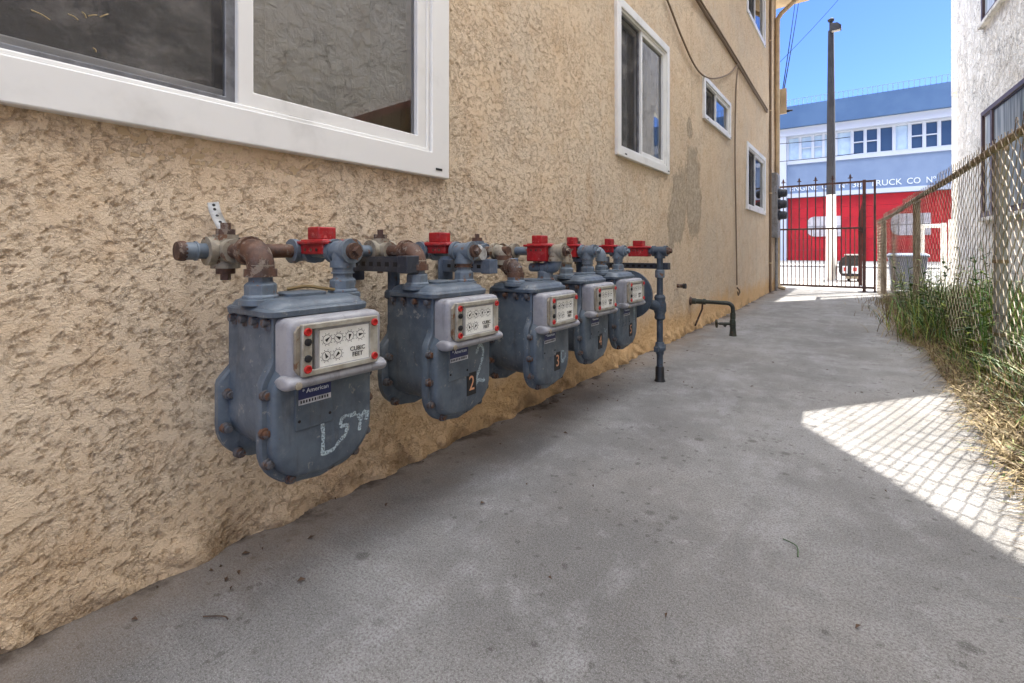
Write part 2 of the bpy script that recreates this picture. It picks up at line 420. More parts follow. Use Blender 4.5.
M_REDP = mk_paintmetal('red_lock_plastic', srgb(172, 24, 30), srgb(140, 16, 24), srgb(190, 96, 90), .2, .45, 26)
M_REDC = simple('red_seal_cap', srgb(182, 34, 30), .5, srgb(150, 30, 28), 60)
M_BOLT = mk_paintmetal('rusty_painted_bolt', srgb(84, 88, 94), srgb(74, 60, 52), srgb(92, 62, 44), .6, .6, 60)
M_RIM = simple('yellowed_clear_plastic', srgb(164, 160, 148), .3, srgb(140, 134, 120), 30)
M_BLACK = simple('black_paint', srgb(24, 24, 26), .5)
M_GREENP = mk_paintmetal('dark_green_pipe', srgb(52, 58, 46), srgb(38, 42, 36), srgb(96, 74, 52), .25, .55)
M_WHITEPL = simple('white_dial_face', srgb(240, 241, 236), .5, srgb(226, 226, 220), 20)
M_INK = simple('black_ink', srgb(22, 22, 24), .6)
M_NAVY = simple('navy_label', srgb(40, 48, 92), .45)
M_SILVER = simple('silver_label', srgb(196, 198, 204), .4, srgb(150, 154, 160), 60)
M_COPPER = simple('faded_orange_numeral', srgb(206, 150, 112), .55)
def mk_chalk():
    m = NT('chalk_mark'); m.n.remove(m.b); co = m.co()
    tr = m.n.new('ShaderNodeBsdfTransparent'); df = m.n.new('ShaderNodeBsdfDiffuse'); df.inputs[0].default_value = srgb(186, 204, 210)
    mx = m.n.new('ShaderNodeMixShader'); m.l.new(m.ramp(m.noise(co, 320, 3, .7), .34, .62, .22, .8), mx.inputs[0])
    m.l.new(tr.outputs[0], mx.inputs[1]); m.l.new(df.outputs[0], mx.inputs[2]); m.l.new(mx.outputs[0], m.out.inputs[0]); return m.mat
M_CHALK = mk_chalk()
M_STEEL = simple('pale_zinc', srgb(176, 176, 172), .5, srgb(140, 138, 132), 40)
M_BEIGE = simple('beige_paint', srgb(204, 182, 146), .6, srgb(184, 160, 126), 5)
M_CABLE = simple('tan_painted_cable', srgb(120, 100, 78), .7)
M_CABLEB = simple('black_cable', srgb(30, 34, 40), 1.0, spec=0)
M_GATE = simple('brown_gate_paint', srgb(74, 52, 46), .5, srgb(96, 66, 56), 9)
M_GATEL = simple('paler_gate_paint', srgb(138, 92, 78), .6, srgb(112, 76, 64), 9)  # paler brown for the short pickets, latch plate and added screen trim
M_WIRE = simple('rusty_fence_wire', srgb(164, 150, 128), .65, srgb(116, 98, 78), 5, metal=.1)
M_RAIL = mk_paintmetal('rusty_fence_rail', srgb(140, 122, 96), srgb(104, 84, 62), srgb(84, 58, 40), .4, .7, 12, .3)
M_POST = mk_paintmetal('dull_fence_post', srgb(150, 150, 150), srgb(122, 120, 118), srgb(110, 88, 66), .25, .65, 12, .2)
M_BROWN = simple('brown_window_frame', srgb(84, 66, 64), .5, srgb(70, 54, 52), 7)
M_STBLUE = simple('station_pale_blue', srgb(126, 145, 172), .85, srgb(119, 138, 166), .6)
M_STFAS = simple('station_blue_fascia', srgb(80, 110, 147), .85, srgb(72, 102, 140), .5)
M_STWHITE = simple('station_white_trim', srgb(192, 200, 212), .7)
M_STRAIL = simple('pale_blue_railing', srgb(120, 150, 190), .7)
M_STRED = simple('station_red_door', srgb(190, 6, 28), .6, srgb(168, 4, 22), .8)
M_LETTER = simple('white_lettering', srgb(226, 232, 238), .5)
M_STGLASS = simple('station_dark_glass', srgb(56, 76, 104), .12, spec=.8)
M_STPALE = simple('station_pale_shade', srgb(190, 214, 232), .5, srgb(176, 200, 222), 1.5)
M_STDOORGL = simple('station_door_glass', srgb(206, 200, 200), .3, srgb(176, 166, 166), 2)
M_POLE = simple('street_pole_grey', srgb(58, 60, 66), .75, srgb(48, 50, 56), 3, spec=.2)
M_POLEW = simple('street_pole_white', srgb(232, 230, 224), .6)
M_BIN = simple('blue_grey_bin', srgb(150, 166, 190), .5, srgb(134, 150, 174), 4)
M_RUBBER = simple('black_rubber', srgb(22, 22, 22), .8)
M_GRN = simple('green_blade', srgb(92, 128, 48), .6, srgb(64, 98, 34), 9)
M_GRN2 = simple('dark_green_blade', srgb(56, 88, 36), .6, srgb(44, 70, 30), 9)
M_YEL = simple('yellow_green_blade', srgb(150, 160, 70), .6, srgb(120, 136, 54), 9)
M_STRAW = simple('straw_blade', srgb(132, 112, 72), .8, srgb(104, 86, 52), 9)
M_STRAWD = simple('brown_straw', srgb(98, 78, 50), .8, srgb(74, 60, 40), 9)
M_STRAW2 = simple('pale_straw', srgb(158, 138, 96), .8, srgb(140, 122, 82), 9)
M_LEAF = simple('dry_leaf', srgb(84, 62, 44), .8, srgb(56, 42, 32), 30)

# ------------------------------------------------------------------ setting: ground sheets
def gz(y):                                                # the slab rises slightly towards the street
    return 0.0 if y < 5 else min(.055, (y-5)*.0125)
mb = MB(); mb.add([(-600, -300, -.09), (600, -300, -.09), (600, 900, -.09), (-600, 900, -.09)], [(0,1,2,3)])
tag(obj('ground', mb, M_DIRT, smooth=0), kind='structure')
def edge_x(y): return 1.668 - .025*y + .010*math.sin(y*1.7) + .006*math.sin(y*4.3+1) + .003*math.sin(y*17)
mb = MB(); ys = [-3 + i*.1 for i in range(128)]
ys = [y for y in ys if y <= 9.7] + [9.7]
for y in ys:
    e = edge_x(y) if y < 9.2 else 1.44
    mb.v += [Vector((-.04, y, gz(y)-.1)), Vector((-.04, y, gz(y))), Vector((e, y, gz(y))), Vector((e+.012, y, gz(y)-.012)), Vector((e+.012, y, gz(y)-.12))]
n = len(ys)
for i in range(n-1):
    for k in range(4): mb.f.append((i*5+k, i*5+k+1, i*5+5+k+1, i*5+5+k)); mb.m.append(0)
tag(obj('alley_path', mb, M_CONC, smooth=30), kind='structure')
# dirt bed below the fence, undulating
mb = MB(); xs = [1.3 + i*.08 for i in range(30)]; ysd = [-3 + i*.12 for i in range(108)]
for y in ysd:
    for x in xs:
        dd = x - edge_x(y)
        z = gz(y) - .022 + min(max(dd, -.5), .5)*.07 + .012*math.sin(x*17+y*5)*math.cos(y*11) + random.uniform(-.006, .006)
        if y > 9.6: z -= .04
        mb.v.append(Vector((x, y, z)))
nx = len(xs)
for j in range(len(ysd)-1):
    for i in range(nx-1): mb.f.append((j*nx+i, j*nx+i+1, j*nx+nx+i+1, j*nx+nx+i)); mb.m.append(0)
tag(obj('dirt_bed', mb, M_DIRT, smooth=180), kind='structure')
mb = MB().box(-60, 60, 9.704, 13.6, -.25, .045)
tag(obj('sidewalk', mb, M_WALK, bev=.02), kind='structure')
mb = MB().box(-60, 60, 13.75, 27, -.3, -.075)
tag(obj('street', mb, M_ASPH, smooth=0), kind='structure')
mb = MB().box(-60, 60, 27.0, 40.3, -.3, .02)
tag(obj('station_forecourt', mb, M_WALK, bev=.03), kind='structure')
mb = MB().box(-60, 60, 13.604, 13.746, -.3, .04)
tag(obj('kerb', mb, M_WALK, bev=.02), kind='structure')

# ------------------------------------------------------------------ tan apartment building
BL = thing('apartment_building', 'tan stucco two storey building with white sliding windows, along the gas meters', 'building', (0, 4, 0))
WINS = [(-.12, 1.266, .957, 2.05), (2.73, 3.69, 1.285, 2.255), (4.69, 5.79, 1.94, 2.345), (6.73, 8.12, 1.235, 2.10), (6.73, 8.10, 3.75, 4.70)]
Y0, Y1, H = -2.6, 9.2, 4.95
def axis_lines(segs, cuts):
    out = []
    for a, b, d in segs: out += list(np.arange(a, b-1e-6, d))
    out.append(segs[-1][1]); out = np.array(out)
    for c in cuts:
        i = int(np.argmin(abs(out-c))); out[i] = c
    return np.unique(np.round(out, 5))
yl = axis_lines([(Y0, 0, .06), (0, 1.6, .0052), (1.6, 3.2, .0075), (3.2, 5.2, .013), (5.2, Y1, .02)], [c for w_ in WINS for c in w_[:2]])
zl = axis_lines([(-.06, 1.0, .0055), (1.0, 1.8, .008), (1.8, H, .022)], [c for w_ in WINS for c in w_[2:]])
ny, nz = len(yl), len(zl)
YY, ZZ = np.meshgrid(yl, zl, indexing='ij')
XX = np.zeros_like(YY)
rng = np.random.default_rng(3)
# lumpy plaster foot where the wall meets the slab
foot = np.clip((.085 - ZZ)/.085, 0, 1)
lump = sum(np.sin(YY*f+p)*a for f, p, a in ((7, 1, .4), (15, 2.3, .3), (31, .4, .25), (57, 4, .15)))
chip = np.clip(np.sin(YY*13+np.sin(YY*5)*2)*np.sin(YY*29+1)+.25*np.sin(ZZ*90+YY*40), -.2, 1)
XX += foot**.8*(.010+.010*lump+.018*chip)
XX += .004*np.sin(YY*2.1+ZZ*3)+.003*np.sin(YY*5.3-ZZ*4.1)
vi = np.arange(ny*nz).reshape(ny, nz)
cy, cz = (yl[:-1]+yl[1:])/2, (zl[:-1]+zl[1:])/2
keep = np.ones((ny-1, nz-1), bool)
for a, b, c, d in WINS:
    keep &= ~((cy[:, None] > a) & (cy[:, None] < b) & (cz[None] > c) & (cz[None] < d))
F = np.stack([vi[:-1, :-1], vi[1:, :-1], vi[1:, 1:], vi[:-1, 1:]], -1)[keep]
V = np.stack([XX, YY-4, ZZ], -1).reshape(-1, 3)
me = bpy.data.meshes.new('stucco_wall'); me.vertices.add(len(V)); me.vertices.foreach_set('co', V.ravel())
me.loops.add(F.size); me.loops.foreach_set('vertex_index', F.ravel().astype(np.int32))
me.polygons.add(len(F)); me.polygons.foreach_set('loop_start', np.arange(0, F.size, 4, dtype=np.int32))
me.polygons.foreach_set('use_smooth', np.ones(len(F), bool)); me.update(); me.validate()
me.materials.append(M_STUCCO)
# material coordinates are in building space: shift them back by building the object at y=4
wo = bpy.data.objects.new('stucco_wall', me); COL.objects.link(wo); wo.parent = BL
me.transform(Matrix.Translation((0, 4, 0))); wo.location = (0, -4, 0)
# end wall, roof deck, dark rooms behind the openings
mb = MB().box(-6, -.02, Y1-.18, Y1, -.06, H).box(-6, -.2, Y0, Y0+.2, -.06, H); pieces('end_wall', mb, M_BEIGE, BL)
mb = MB(); 
for a, b, c, d in WINS:
    mb.box(-1.2, -1.18, a-.4, b+.4, c-.3, d+.3); mb.box(-1.2, -.10, a-.42, a-.4, c-.3, d+.3); mb.box(-1.2, -.10, b+.4, b+.42, c-.3, d+.3)
    mb.box(-1.2, -.10, a-.42, b+.42, c-.32, c-.3); mb.box(-1.2, -.10, a-.42, b+.42, d+.3, d+.32)
obj('room_lining', mb, M_DARK, BL, smooth=0)
mb = MB()
for a, b, c, d in WINS: mb.frame(-.11, -.004, a-.06, b+.06, c-.06, d+.06, .06)
pieces('window_reveal', mb, M_BEIGE, BL, smooth=0)
mb = MB().box(-6.5, .36, Y0, Y1+.35, H-.02, H+.06).prism([(.36, H-.02), (.47, H-.02), (.47, H+.12), (.45, H+.12), (.45, H+.02), (.36, H+.02)], 'y', Y0, Y1+.35)
rf = obj('roof', mb, M_BEIGE, BL, bev=.006)

def sheet(x, y0, y1, z0, z1): return MB().add([(x, y0, z0), (x, y1, z0), (x, y1, z1), (x, y0, z1)], [(0,1,2,3)])
def slider(a, b, c, d, fw, mull, label, screen_left=True, curtain=None, blind=False):
    mb = MB().frame(-.02, .022, a, b, c, d, fw).frame(-.05, .010, a+fw-.001, b-fw+.001, c+fw-.001, d-fw+.001, .014)
    wd = obj('window', mb, M_VINYL, BL, bev=.004)
    if label: wd['label'] = label
    sc = fw*.45
    # fixed (right) sash and sliding (left) sash
    s1 = MB().frame(-.03, .004, mull-sc*.4, b-fw-.012, c+fw+.012, d-fw-.012, sc); obj('sash', s1, M_VINYL, wd, bev=.003)
    s2 = MB().frame(-.062, -.034, a+fw+.012, mull+sc*.9, c+fw+.012, d-fw-.012, sc); obj('sash', s2, M_VINYL, wd, bev=.003)
    g = sheet(-.014, mull+sc*.5, b-fw-.02, c+fw+.02, d-fw-.02); obj('pane', g, M_GLASS, wd, smooth=0, fix=False)
    g = sheet(-.049, a+fw+.02, mull, c+fw+.02, d-fw-.02); obj('pane', g, M_GLASS, wd, smooth=0, fix=False)
    if screen_left:
        f = MB().frame(-.026, -.010, a+fw+.004, mull-sc*.35, c+fw+.004, d-fw-.004, min(.024, fw*.3)); obj('screen_frame', f, M_ALU, wd, bev=.002)
        g = MB().add([(-.018, a+fw+.02, c+fw+.02), (-.018, mull-sc*.5, c+fw+.02), (-.018, mull-sc*.5, d-fw-.02), (-.018, a+fw+.02, d-fw-.02)], [(0,1,2,3)])
        obj('screen', g, M_SCREEN, wd, smooth=0)
    # weep slots in the bottom rail
    wp = MB()
    for yy in (a+fw+.05, b-fw*.8): wp.box(.0215, .0235, yy, yy+.03, c+fw*.28, c+fw*.28+.008)
    pieces('weep_slot', wp, M_SLOT, wd)
    if blind:
        bm_ = MB(); y = mull+.02; k = 0
        while y < b-fw:
            wv = .012*math.sin(k*1.7); bm_.add([(-.115+wv, y, c-.1), (-.085-wv, y+.075, c-.1), (-.085-wv, y+.075, d+.1), (-.115+wv, y, d+.1)], [(0,1,2,3)]); y += .07; k += 1
        obj('vertical_blind', bm_, M_BLIND, wd, smooth=0)
    if curtain:
        ya, yb, za, zb, mt = curtain
        cm = MB(); N = 40
        for i in range(N+1):
            yy = ya+(yb-ya)*i/N; xx = -.14+.02*math.sin(i*1.1)
            cm.v += [Vector((xx, yy, za)), Vector((xx*1.0, yy, zb))]
        for i in range(N): cm.f.append((2*i, 2*i+2, 2*i+3, 2*i+1)); cm.m.append(0)
        obj('curtain', cm, mt, wd, smooth=180)
    return wd
slider(*WINS[0], .085, .565, 'large white sliding window above the first meter', blind=True)
slider(*WINS[1], .055, 3.16, 'tall white sliding window with a red curtain', blind=True, curtain=(2.8, 3.0, 1.3, 1.72, M_RED_CUR))
slider(*WINS[2], .045, 5.18, 'small high white sliding window')
slider(*WINS[3], .06, 7.35, 'white sliding window near the far corner')
slider(*WINS[4], .06, 7.35, 'upper storey white sliding window', curtain=(7.4, 8.0, 3.8, 4.6, M_BLIND))
SCREEN_BITS = ((31, 10, 50, 20), (68, 14, 78, 20), (82, 12, 86, 18), (88, 16, 97, 15), (93, 48, 96, 52), (100, 17, 108, 14))
# downspout with gooseneck and shoe, corner trim
ds = MB().tube([(.40, 9.13, H-.01), (.39, 9.13, H-.06), (.33, 9.13, H-.12), (.10, 9.13, H-.30), (.05, 9.13, H-.38), (.045, 9.13, H-.5), (.045, 9.13, .16), (.06, 9.13, .10), (.16, 9.13, .075)], .036, 10)
obj('downspout', ds, M_BEIGE, BL)
ds = MB().box(-.01, .014, Y1-.06, Y1+.014, gz(9.2), H-.03); obj('corner_trim', ds, M_BEIGE, BL, bev=.003)
# small things on the wall
t = thing('electrical_conduit', 'thin painted conduit running down the tan wall near its far corner', 'conduit', (.02, 8.55, 0))
obj('pipe', MB().tube([(.022, 8.55, H-.05), (.022, 8.55, .05)], .018, 10), M_CABLE, t)
for z in (.5, 1.6, 2.9, 4.0): obj('strap', MB().box(.0, .044, 8.525, 8.575, z, z+.02), M_BEIGE, t, bev=.002)
t = thing('electric_meter_panel', 'grey electric meter panel with three round meters beside the downspout', 'meter panel', (.05, 8.9, 1.4))
obj('cabinet', MB().box(.0, .085, 8.76, 9.05, .92, 1.96), M_POST, t, bev=.006)
obj('cabinet_lip', MB().box(.085, .095, 8.78, 9.03, .95, 1.16).box(.085, .092, 8.78, 9.03, 1.76, 1.93), M_POST, t, bev=.003)
for z in (1.28, 1.46, 1.64):
    mt_ = obj('round_meter', MB().lathe((.085, 8.92, z), 'x', [(0, .082), (.03, .082), (.035, .07), (.09, .066), (.11, .05), (.112, .0)], 20), M_STRUT, t)
    obj('glass_cover', MB().lathe((.12, 8.92, z), 'x', [(0, .069), (.07, .066), (.09, .05), (.093, 0)], 20), M_STRUT, mt_)
obj('conduit', MB().tube([(.05, 8.96, .92), (.05, 8.96, .04)], .022, 10), M_POST, t)
t = thing('junction_box', 'beige utility box fixed high at the building corner beside the downspout', 'utility box', (.1, 9.3, 3.2))
obj('box_body', MB().box(-.02, .16, 9.214, 9.33, 3.02, 3.40), M_BEIGE, t, bev=.008)
obj('lid', MB().box(-.03, .17, 9.205, 9.214, 3.00, 3.42), M_BEIGE, t, bev=.003)
obj('cable_gland', MB().lathe((.16, 9.27, 3.05), 'x', [(0, .022), (.04, .022), (.05, .014), (.09, .014)], 10), M_BLACK, t)

def wall_pt(px, py, x=.02):
    u, v = (px-512)/FPX, (251-py)/FPX
    d = Vector((-math.sin(YAW)+u*math.cos(YAW), math.cos(YAW)+u*math.sin(YAW), v))
    k = (x-CX)/d.x
    return Vector((x, d.y*k, CZ+v*k))
def smoothpath(P, n=8):
    out = []
    for i in range(len(P)-1):
        p0, p1, p2, p3 = P[max(i-1, 0)], P[i], P[i+1], P[min(i+2, len(P)-1)]
        for k in range(n):
            t_ = k/n
            out.append(.5*((2*p1)+(p2-p0)*t_+(2*p0-5*p1+4*p2-p3)*t_*t_+(3*p1-p0-3*p2+p3)*t_**3))
    out.append(P[-1]); return out
pts = smoothpath([wall_pt(*p) for p in ((655, -25), (668, 2), (682, 38), (695, 66), (706, 77), (718, 78), (730, 73), (738, 64))])
tag(obj('wall_cable', MB().tube(pts, .008, 6), M_CABLE), 'thin cable sagging in a loop below the upper storey on the tan wall', 'cable')
pts = smoothpath([wall_pt(*p) for p in ((686, -22), (699, 3), (715, 28), (737, 63), (752, 88), (767, 112))])
cb_ = MB().tube(pts, .014, 8).tube([p+Vector((.006, .03, .035)) for p in pts], .009, 6)
tag(obj('wall_cable', cb_, M_CABLE), 'thick double cable running diagonally down the tan wall to the corner box', 'cable')
pts = smoothpath([wall_pt(*p) for p in ((738, 68), (736, 90), (735, 150), (736, 220), (737, 285))])
o = tag(obj('wall_cable', MB().tube(pts, .008, 6), M_CABLE), 'cable hanging straight down the tan wall with a loose looped end', 'cable')
p = wall_pt(737, 290); obj('loose_end', MB().tube([p+Vector((.0, 0, .03)), p+Vector((.02, .02, 0)), p+Vector((.02, .05, -.03)), p+Vector((.01, .02, -.06)), p+Vector((.01, -.02, -.02))], .009, 6), M_CABLE, o)
t = thing('hole_stub', 'short capped stub standing in for a small dark hole in the wall beyond the riser', 'hole stand-in', (.02, 3.93, .42))  # capped stub put where the wall has a dark hole
obj('stub', MB().lathe((.0, 3.93, .42), 'x', [(0, .016), (.05, .016)], 10), M_RUST, t); obj('cap', MB().lathe((.05, 3.93, .42), 'x', [(0, .022), (.022, .022), (.024, .0)], 8), M_BLACK, t)  # stub and cap stand in for the dark wall hole

for px, py, qx, qy in SCREEN_BITS:
    a, b = wall_pt(px, py, -.014), wall_pt(qx, qy, -.014); c = a.lerp(b, .5)+Vector((.002, .001, .001))
    tag(obj('straw_scrap', MB().tube(smoothpath([a, c, b], 3), .0011, 5), M_STRAW2), 'dry straw scrap caught on the dark insect screen of the large window', 'straw', 'straw scraps on the insect screen')
# ------------------------------------------------------------------ gas meters
def outline(yc, hwn, hw, zt, zs, zb, N=56):
    """front outline of a casing: narrow neck hwn above zs, wider pan hw below, rounded foot at zb"""
    pts = []
    right = [(0, zt), (hwn-.012, zt), (hwn-.003, zt-.004), (hwn, zt-.014), (hwn, zs+.02)]
    for k in range(1, 7):
        a = k/6; right.append((hwn+(hw-hwn)*(a*a*(3-2*a)), zs+.02-.055*a))
    r = min(.085, hw*.75); zc = zb+r*1.0
    right.append((hw, (zs-.035+zc)/2)); 
    for k in range(0, 9):
        a = R(90)*k/8; right.append((hw-r+r*math.cos(a), zc-r*math.sin(a)))
    right.append((0, zb-.006))
    left = [(-a, b) for a, b in right[1:-1]][::-1]
    return [(yc+a, b) for a, b in right+left]
def ring(pts, x, yc, zc, s):
    return [Vector((x, yc+(a-yc)*s, zc+(b-zc)*s)) for a, b in pts]

def make_meter():
    t = thing('gas_meter', 'x', 'gas meter', (.23, 0, 0))
    yc = 0.0; zc = .40
    full = outline(yc, .100, .122, .585, .475, .240); mid = outline(yc, .100, .103, .585, .43, .285)
    # casing barrel between the two flanged covers
    b = MB().loft([ring(mid, x, yc, zc, s) for x, s in ((.135, 1), (.19, 1.01), (.26, 1.01), (.31, 1))])
    body = obj('casing', b, M_METER, t, smooth=40)
    low = outline(yc, .085, .122, .50, .455, .250)
    b = MB().loft([ring(low, x, yc, zc, s) for x, s in ((.098, .80), (.104, .90), (.118, .955), (.121, 1.0), (.137, 1.0), (.141, .96))])
    obj('rear_cover', b, M_METER, t, smooth=40)
    b = MB().loft([ring(full, x, yc, zc, s) for x, s in ((.292, .955), (.296, 1.0), (.312, 1.0), (.315, .985), (.3165, .915), (.329, .905), (.336, .885), (.3395, .84), (.340, .5))])
    cov = obj('front_cover', b, M_METER, t, smooth=40)
    bt = MB()
    for (ty, tz) in ((-.12, .43), (-.122, .355), (-.112, .285), (-.06, .25), (.02, .245), (.08, .255), (.118, .30), (.122, .37), (.12, .43)):
        q = min(full, key=lambda p_: (p_[0]-ty)**2+(p_[1]-tz)**2) if abs(tz-.355) > .02 and abs(tz-.43) > .02 and tz != .37 and ty != .02 else (ty, tz)
        y, z = q[0]*.945, zc+(q[1]-zc)*.945
        bt.lathe((.312, y, z), 'x', [(0, .0115), (.0085, .0105), (.009, .0075), (.015, .0075), (.016, .005)], 10)
    pieces('cover_bolt', bt, M_BOLT, cov, smooth=40)
    bt = MB()
    for (y, z) in ((-.112, .40), (-.118, .33), (-.09, .27), (.118, .33), (.09, .27)):
        bt.lathe((.141, y*.94, z), 'x', [(0, .011), (.014, .010), (.0145, .007), (.022, .007)], 10)
    pieces('cover_bolt', bt, M_BOLT, body, smooth=40)
    # top rim, domed top plate with raised hand-hole cover
    def rrect(hy, x0, x1, z, r=.03, n=5):
        out = []
        for (sx, sy, a0) in ((1, 1, 0), (0, 1, 90), (0, -1, 180), (1, -1, 270)):
            cx_ = x1-r if sx else x0+r; cy_ = (hy-r)*sy
            for k in range(n+1):
                a = R(a0+90*k/n); out.append(Vector((cx_+r*math.cos(a), cy_+r*math.sin(a), z)))
        return out
    b = MB().loft([rrect(.106, .145, .325, .572), rrect(.114, .138, .333, .574), rrect(.115, .137, .334, .584), rrect(.112, .14, .331, .588), rrect(.109, .143, .327, .5885), rrect(.104, .148, .322, .598), rrect(.090, .160, .308, .604), rrect(.05, .19, .27, .606)])
    top = obj('top_plate', b, M_METER, t, smooth=40)
    b = MB().loft([rrect(.045, .20, .275, .603, .012), rrect(.045, .20, .275, .611, .012), rrect(.041, .204, .271, .613, .012), rrect(.02, .22, .25, .613, .01)])
    obj('hand_hole_cover', b, M_METER, top, smooth=40)
    bt = MB()
    for y in (-.085, -.045, .0, .045, .085): bt.lathe((.327, y, .562), 'x', [(0, .008), (.010, .007), (.011, .004)], 8)
    for x in (.165, .21, .255, .30):
        bt.lathe((x, -.102, .562), 'y', [(-.012, .004), (-.011, .008), (0, .009)], 8); bt.lathe((x, -.098, .568), 'z', [(-.02, .0085), (-.004, .010), (0, .011)], 8)
    pieces('rim_bolt', bt, M_BOLT, top, smooth=40)
    # swivel nuts
    for y in (-.085, .105):
        b = MB().lathe((.24, y, .598), 'z', [(0, .034), (.012, .034), (.014, .030), (.034, .030), (.037, .027), (.040, .0225), (.062, .0225)], 8)
        obj('swivel_nut', b, M_PIPEB, t, bev=.0015, smooth=30)
        obj('nut_collar', MB().lathe((.24, y, .593), 'z', [(0, .040), (.010, .039), (.012, .035)], 20), M_METER, t)
    # index housing: hood over the dials with a rolled lower lip
    def ir(x, hy, z0, z1, r=.014, n=4):
        out = []
        for (sy, top_, a0) in ((1, 1, 0), (-1, 1, 90), (-1, 0, 180), (1, 0, 270)):
            cy_ = (hy-r)*sy; cz_ = z1-r if top_ else z0+r
            for k in range(n+1):
                a = R(a0+90*k/n); out.append(Vector((x, cy_+r*math.cos(a), cz_+r*math.sin(a))))
        return out
    b = MB().loft([[v+Vector((0, .010, 0)) for v in r_] for r_ in (ir(.318, .106, .452, .572), ir(.352, .106, .452, .572), ir(.362, .104, .454, .570), ir(.367, .099, .458, .565), ir(.3675, .06, .48, .55))])
    idx = obj('index_box', b, M_INDEX, t, smooth=45); 
    def lipring(y, k): return [Vector((.352+.028*k*math.cos(R(t_)) if math.cos(R(t_)) > 0 else .352+.022*math.cos(R(t_)), y, .453+.0145*k*math.sin(R(t_)))) for t_ in range(0, 360, 24)]
    lip = MB().loft([lipring(y, k) for y, k in ((-.1045, .45), (-.1035, .75), (-.100, .93), (-.094, 1), (.114, 1), (.120, .93), (.1235, .75), (.1245, .45))])
    obj('lower_lip', lip, M_INDEX, idx, smooth=60)
    obj('lip_screw', MB().lathe((.374, -.085, .450), 'x', [(0, .007), (.008, .007), (.009, .004)], 8), M_GALV, idx)
    # clear window with four red seals, dial plate below
    obj('dial_frame', MB().frame(.366, .3772, -.050, .086, .465, .557, .009, .011), M_INDEX, idx, bev=.002)
    plate = obj('dial_plate', MB().box(.366, .3762, -.040, .077, .475, .548), M_WHITEPL, idx, smooth=0)
    dcv = obj('dial_cover', MB().frame(.3685, .3815, -.078, .094, .464, .562, .020, .010), M_RIM, idx, bev=.002); obj('clear_pane', sheet(.3782, -.058, .074, .474, .552), M_CLEAR, dcv, smooth=0, fix=False)
    obj('side_ear', MB().prism([(-.088, .478), (-.080, .467), (-.0785, .467), (-.0785, .559), (-.080, .559), (-.088, .548)], 'x', .367, .374), M_GALV, idx, bev=.002)
    sc = MB()
    for z in (.498, .529): sc.lathe((.3816, -.068, z), 'x', [(0, .007), (.004, .007), (.005, .004)], 10)
    pieces('side_screw', sc, M_SLOT, idx)
    for y, z in ((-.068, .478), (-.068, .548), (.084, .478), (.084, .549)):
        obj('red_seal', MB().lathe((.3812, y, z), 'x', [(0, .0078), (.003, .0078), (.0042, .007), (.0042, .005), (.002, .0045)], 14), M_REDC, idx)
    dl = MB()
    for k in range(6):
        y = -.024+.0255*(k % 4) if k < 4 else -.026+.0255*(k-4); z = .527 if k < 4 else .495
        n_ = 18; r0, r1 = .0088, .0098
        vs = [Vector((.3766, y+r*math.cos(2*math.pi*i/n_), z+r*math.sin(2*math.pi*i/n_))) for r in (r0, r1) for i in range(n_)]
        dl.add(vs, [(i, (i+1) % n_, n_+(i+1) % n_, n_+i) for i in range(n_)])
        for i in range(10):
            a = 2*math.pi*i/10; c_, s_ = math.cos(a), math.sin(a)
            dl.add([(.3766, y+c_*.0112-s_*.0008, z+s_*.0112+c_*.0008), (.3766, y+c_*.0112+s_*.0008, z+s_*.0112-c_*.0008), (.3766, y+c_*.0128+s_*.0008, z+s_*.0128-c_*.0008), (.3766, y+c_*.0128-s_*.0008, z+s_*.0128+c_*.0008)], [(0,1,2,3)])
        a = (k*1.9+.7); c_, s_ = math.cos(a), math.sin(a)
        dl.add([(.3769, y+c_*.0085, z+s_*.0085), (.3769, y-s_*.0034-c_*.004, z+c_*.0034-s_*.004), (.3769, y+s_*.0034-c_*.004, z-c_*.0034-s_*.004)], [(0,1,2)])
    obj('dial_marks', dl, M_INK, plate, smooth=0, fix=False)
    text_mesh('dial_text', 'CUBIC', .0125, M_INK, TX(.3767, .046, .4995), plate)
    text_mesh('dial_text', 'FEET', .0125, M_INK, TX(.3767, .046, .4875), plate)
    # name plate on the front cover
    lab = MB().box(.3385, .3425, -.070, .012, .352, .452)
    lp = obj('label_plate', lab, M_METER, t, bev=.0015)
    obj('label_sticker', MB().box(.3428, .3434, -.064, .006, .412, .441), M_NAVY, lp, smooth=0)
    obj('number_strip', MB().box(.3428, .3434, -.064, .006, .401, .4115), M_SILVER, lp, smooth=0)
    obj('code_strip', MB().box(.3428, .3434, -.064, .006, .4415, .449), M_SILVER, lp, smooth=0)
    text_mesh('label_text', '✱ American'.replace('✱', '*'), .0125, M_LETTER, TX(.3436, -.028, .4265), lp)
    mk = MB(); rr = random.Random(5); y = -.060
    while y < .002:
        w_ = rr.uniform(.002, .005); mk.box(.3434, .3437, y, y+w_*.7, .404, .4095); mk.box(.3434, .3437, y, y+w_, .443, .4475); y += w_+.0016
    obj('fine_print', mk, M_INK, lp, smooth=0)
    mk = MB()
    for yy, zz in ((-.062, .37), (.004, .37)): mk.lathe((.3424, yy, zz), 'x', [(0, .003), (.001, .003)], 8)
    pieces('rivet_hole', mk, M_SLOT, lp)
    return t
LABELS = ['largest and nearest gas meter, chalked with L5Y, below the large window',
          'grey gas meter with a chalked 2 and a black 2 sticker',
          'grey gas meter with a black sticker reading 3',
          'grey gas meter with a black sticker reading 4',
          'farthest gas meter, beside the round regulator and riser pipe']
METERS = [(.573, 0, 0), (.995, 0, 0.003), (1.43, .018, -.012), (1.83, -.012, -.006), (2.18, -.022, -.004)]
m0 = make_meter(); meters = [m0]
for i in range(1, 5): meters.append(copy_tree(m0))
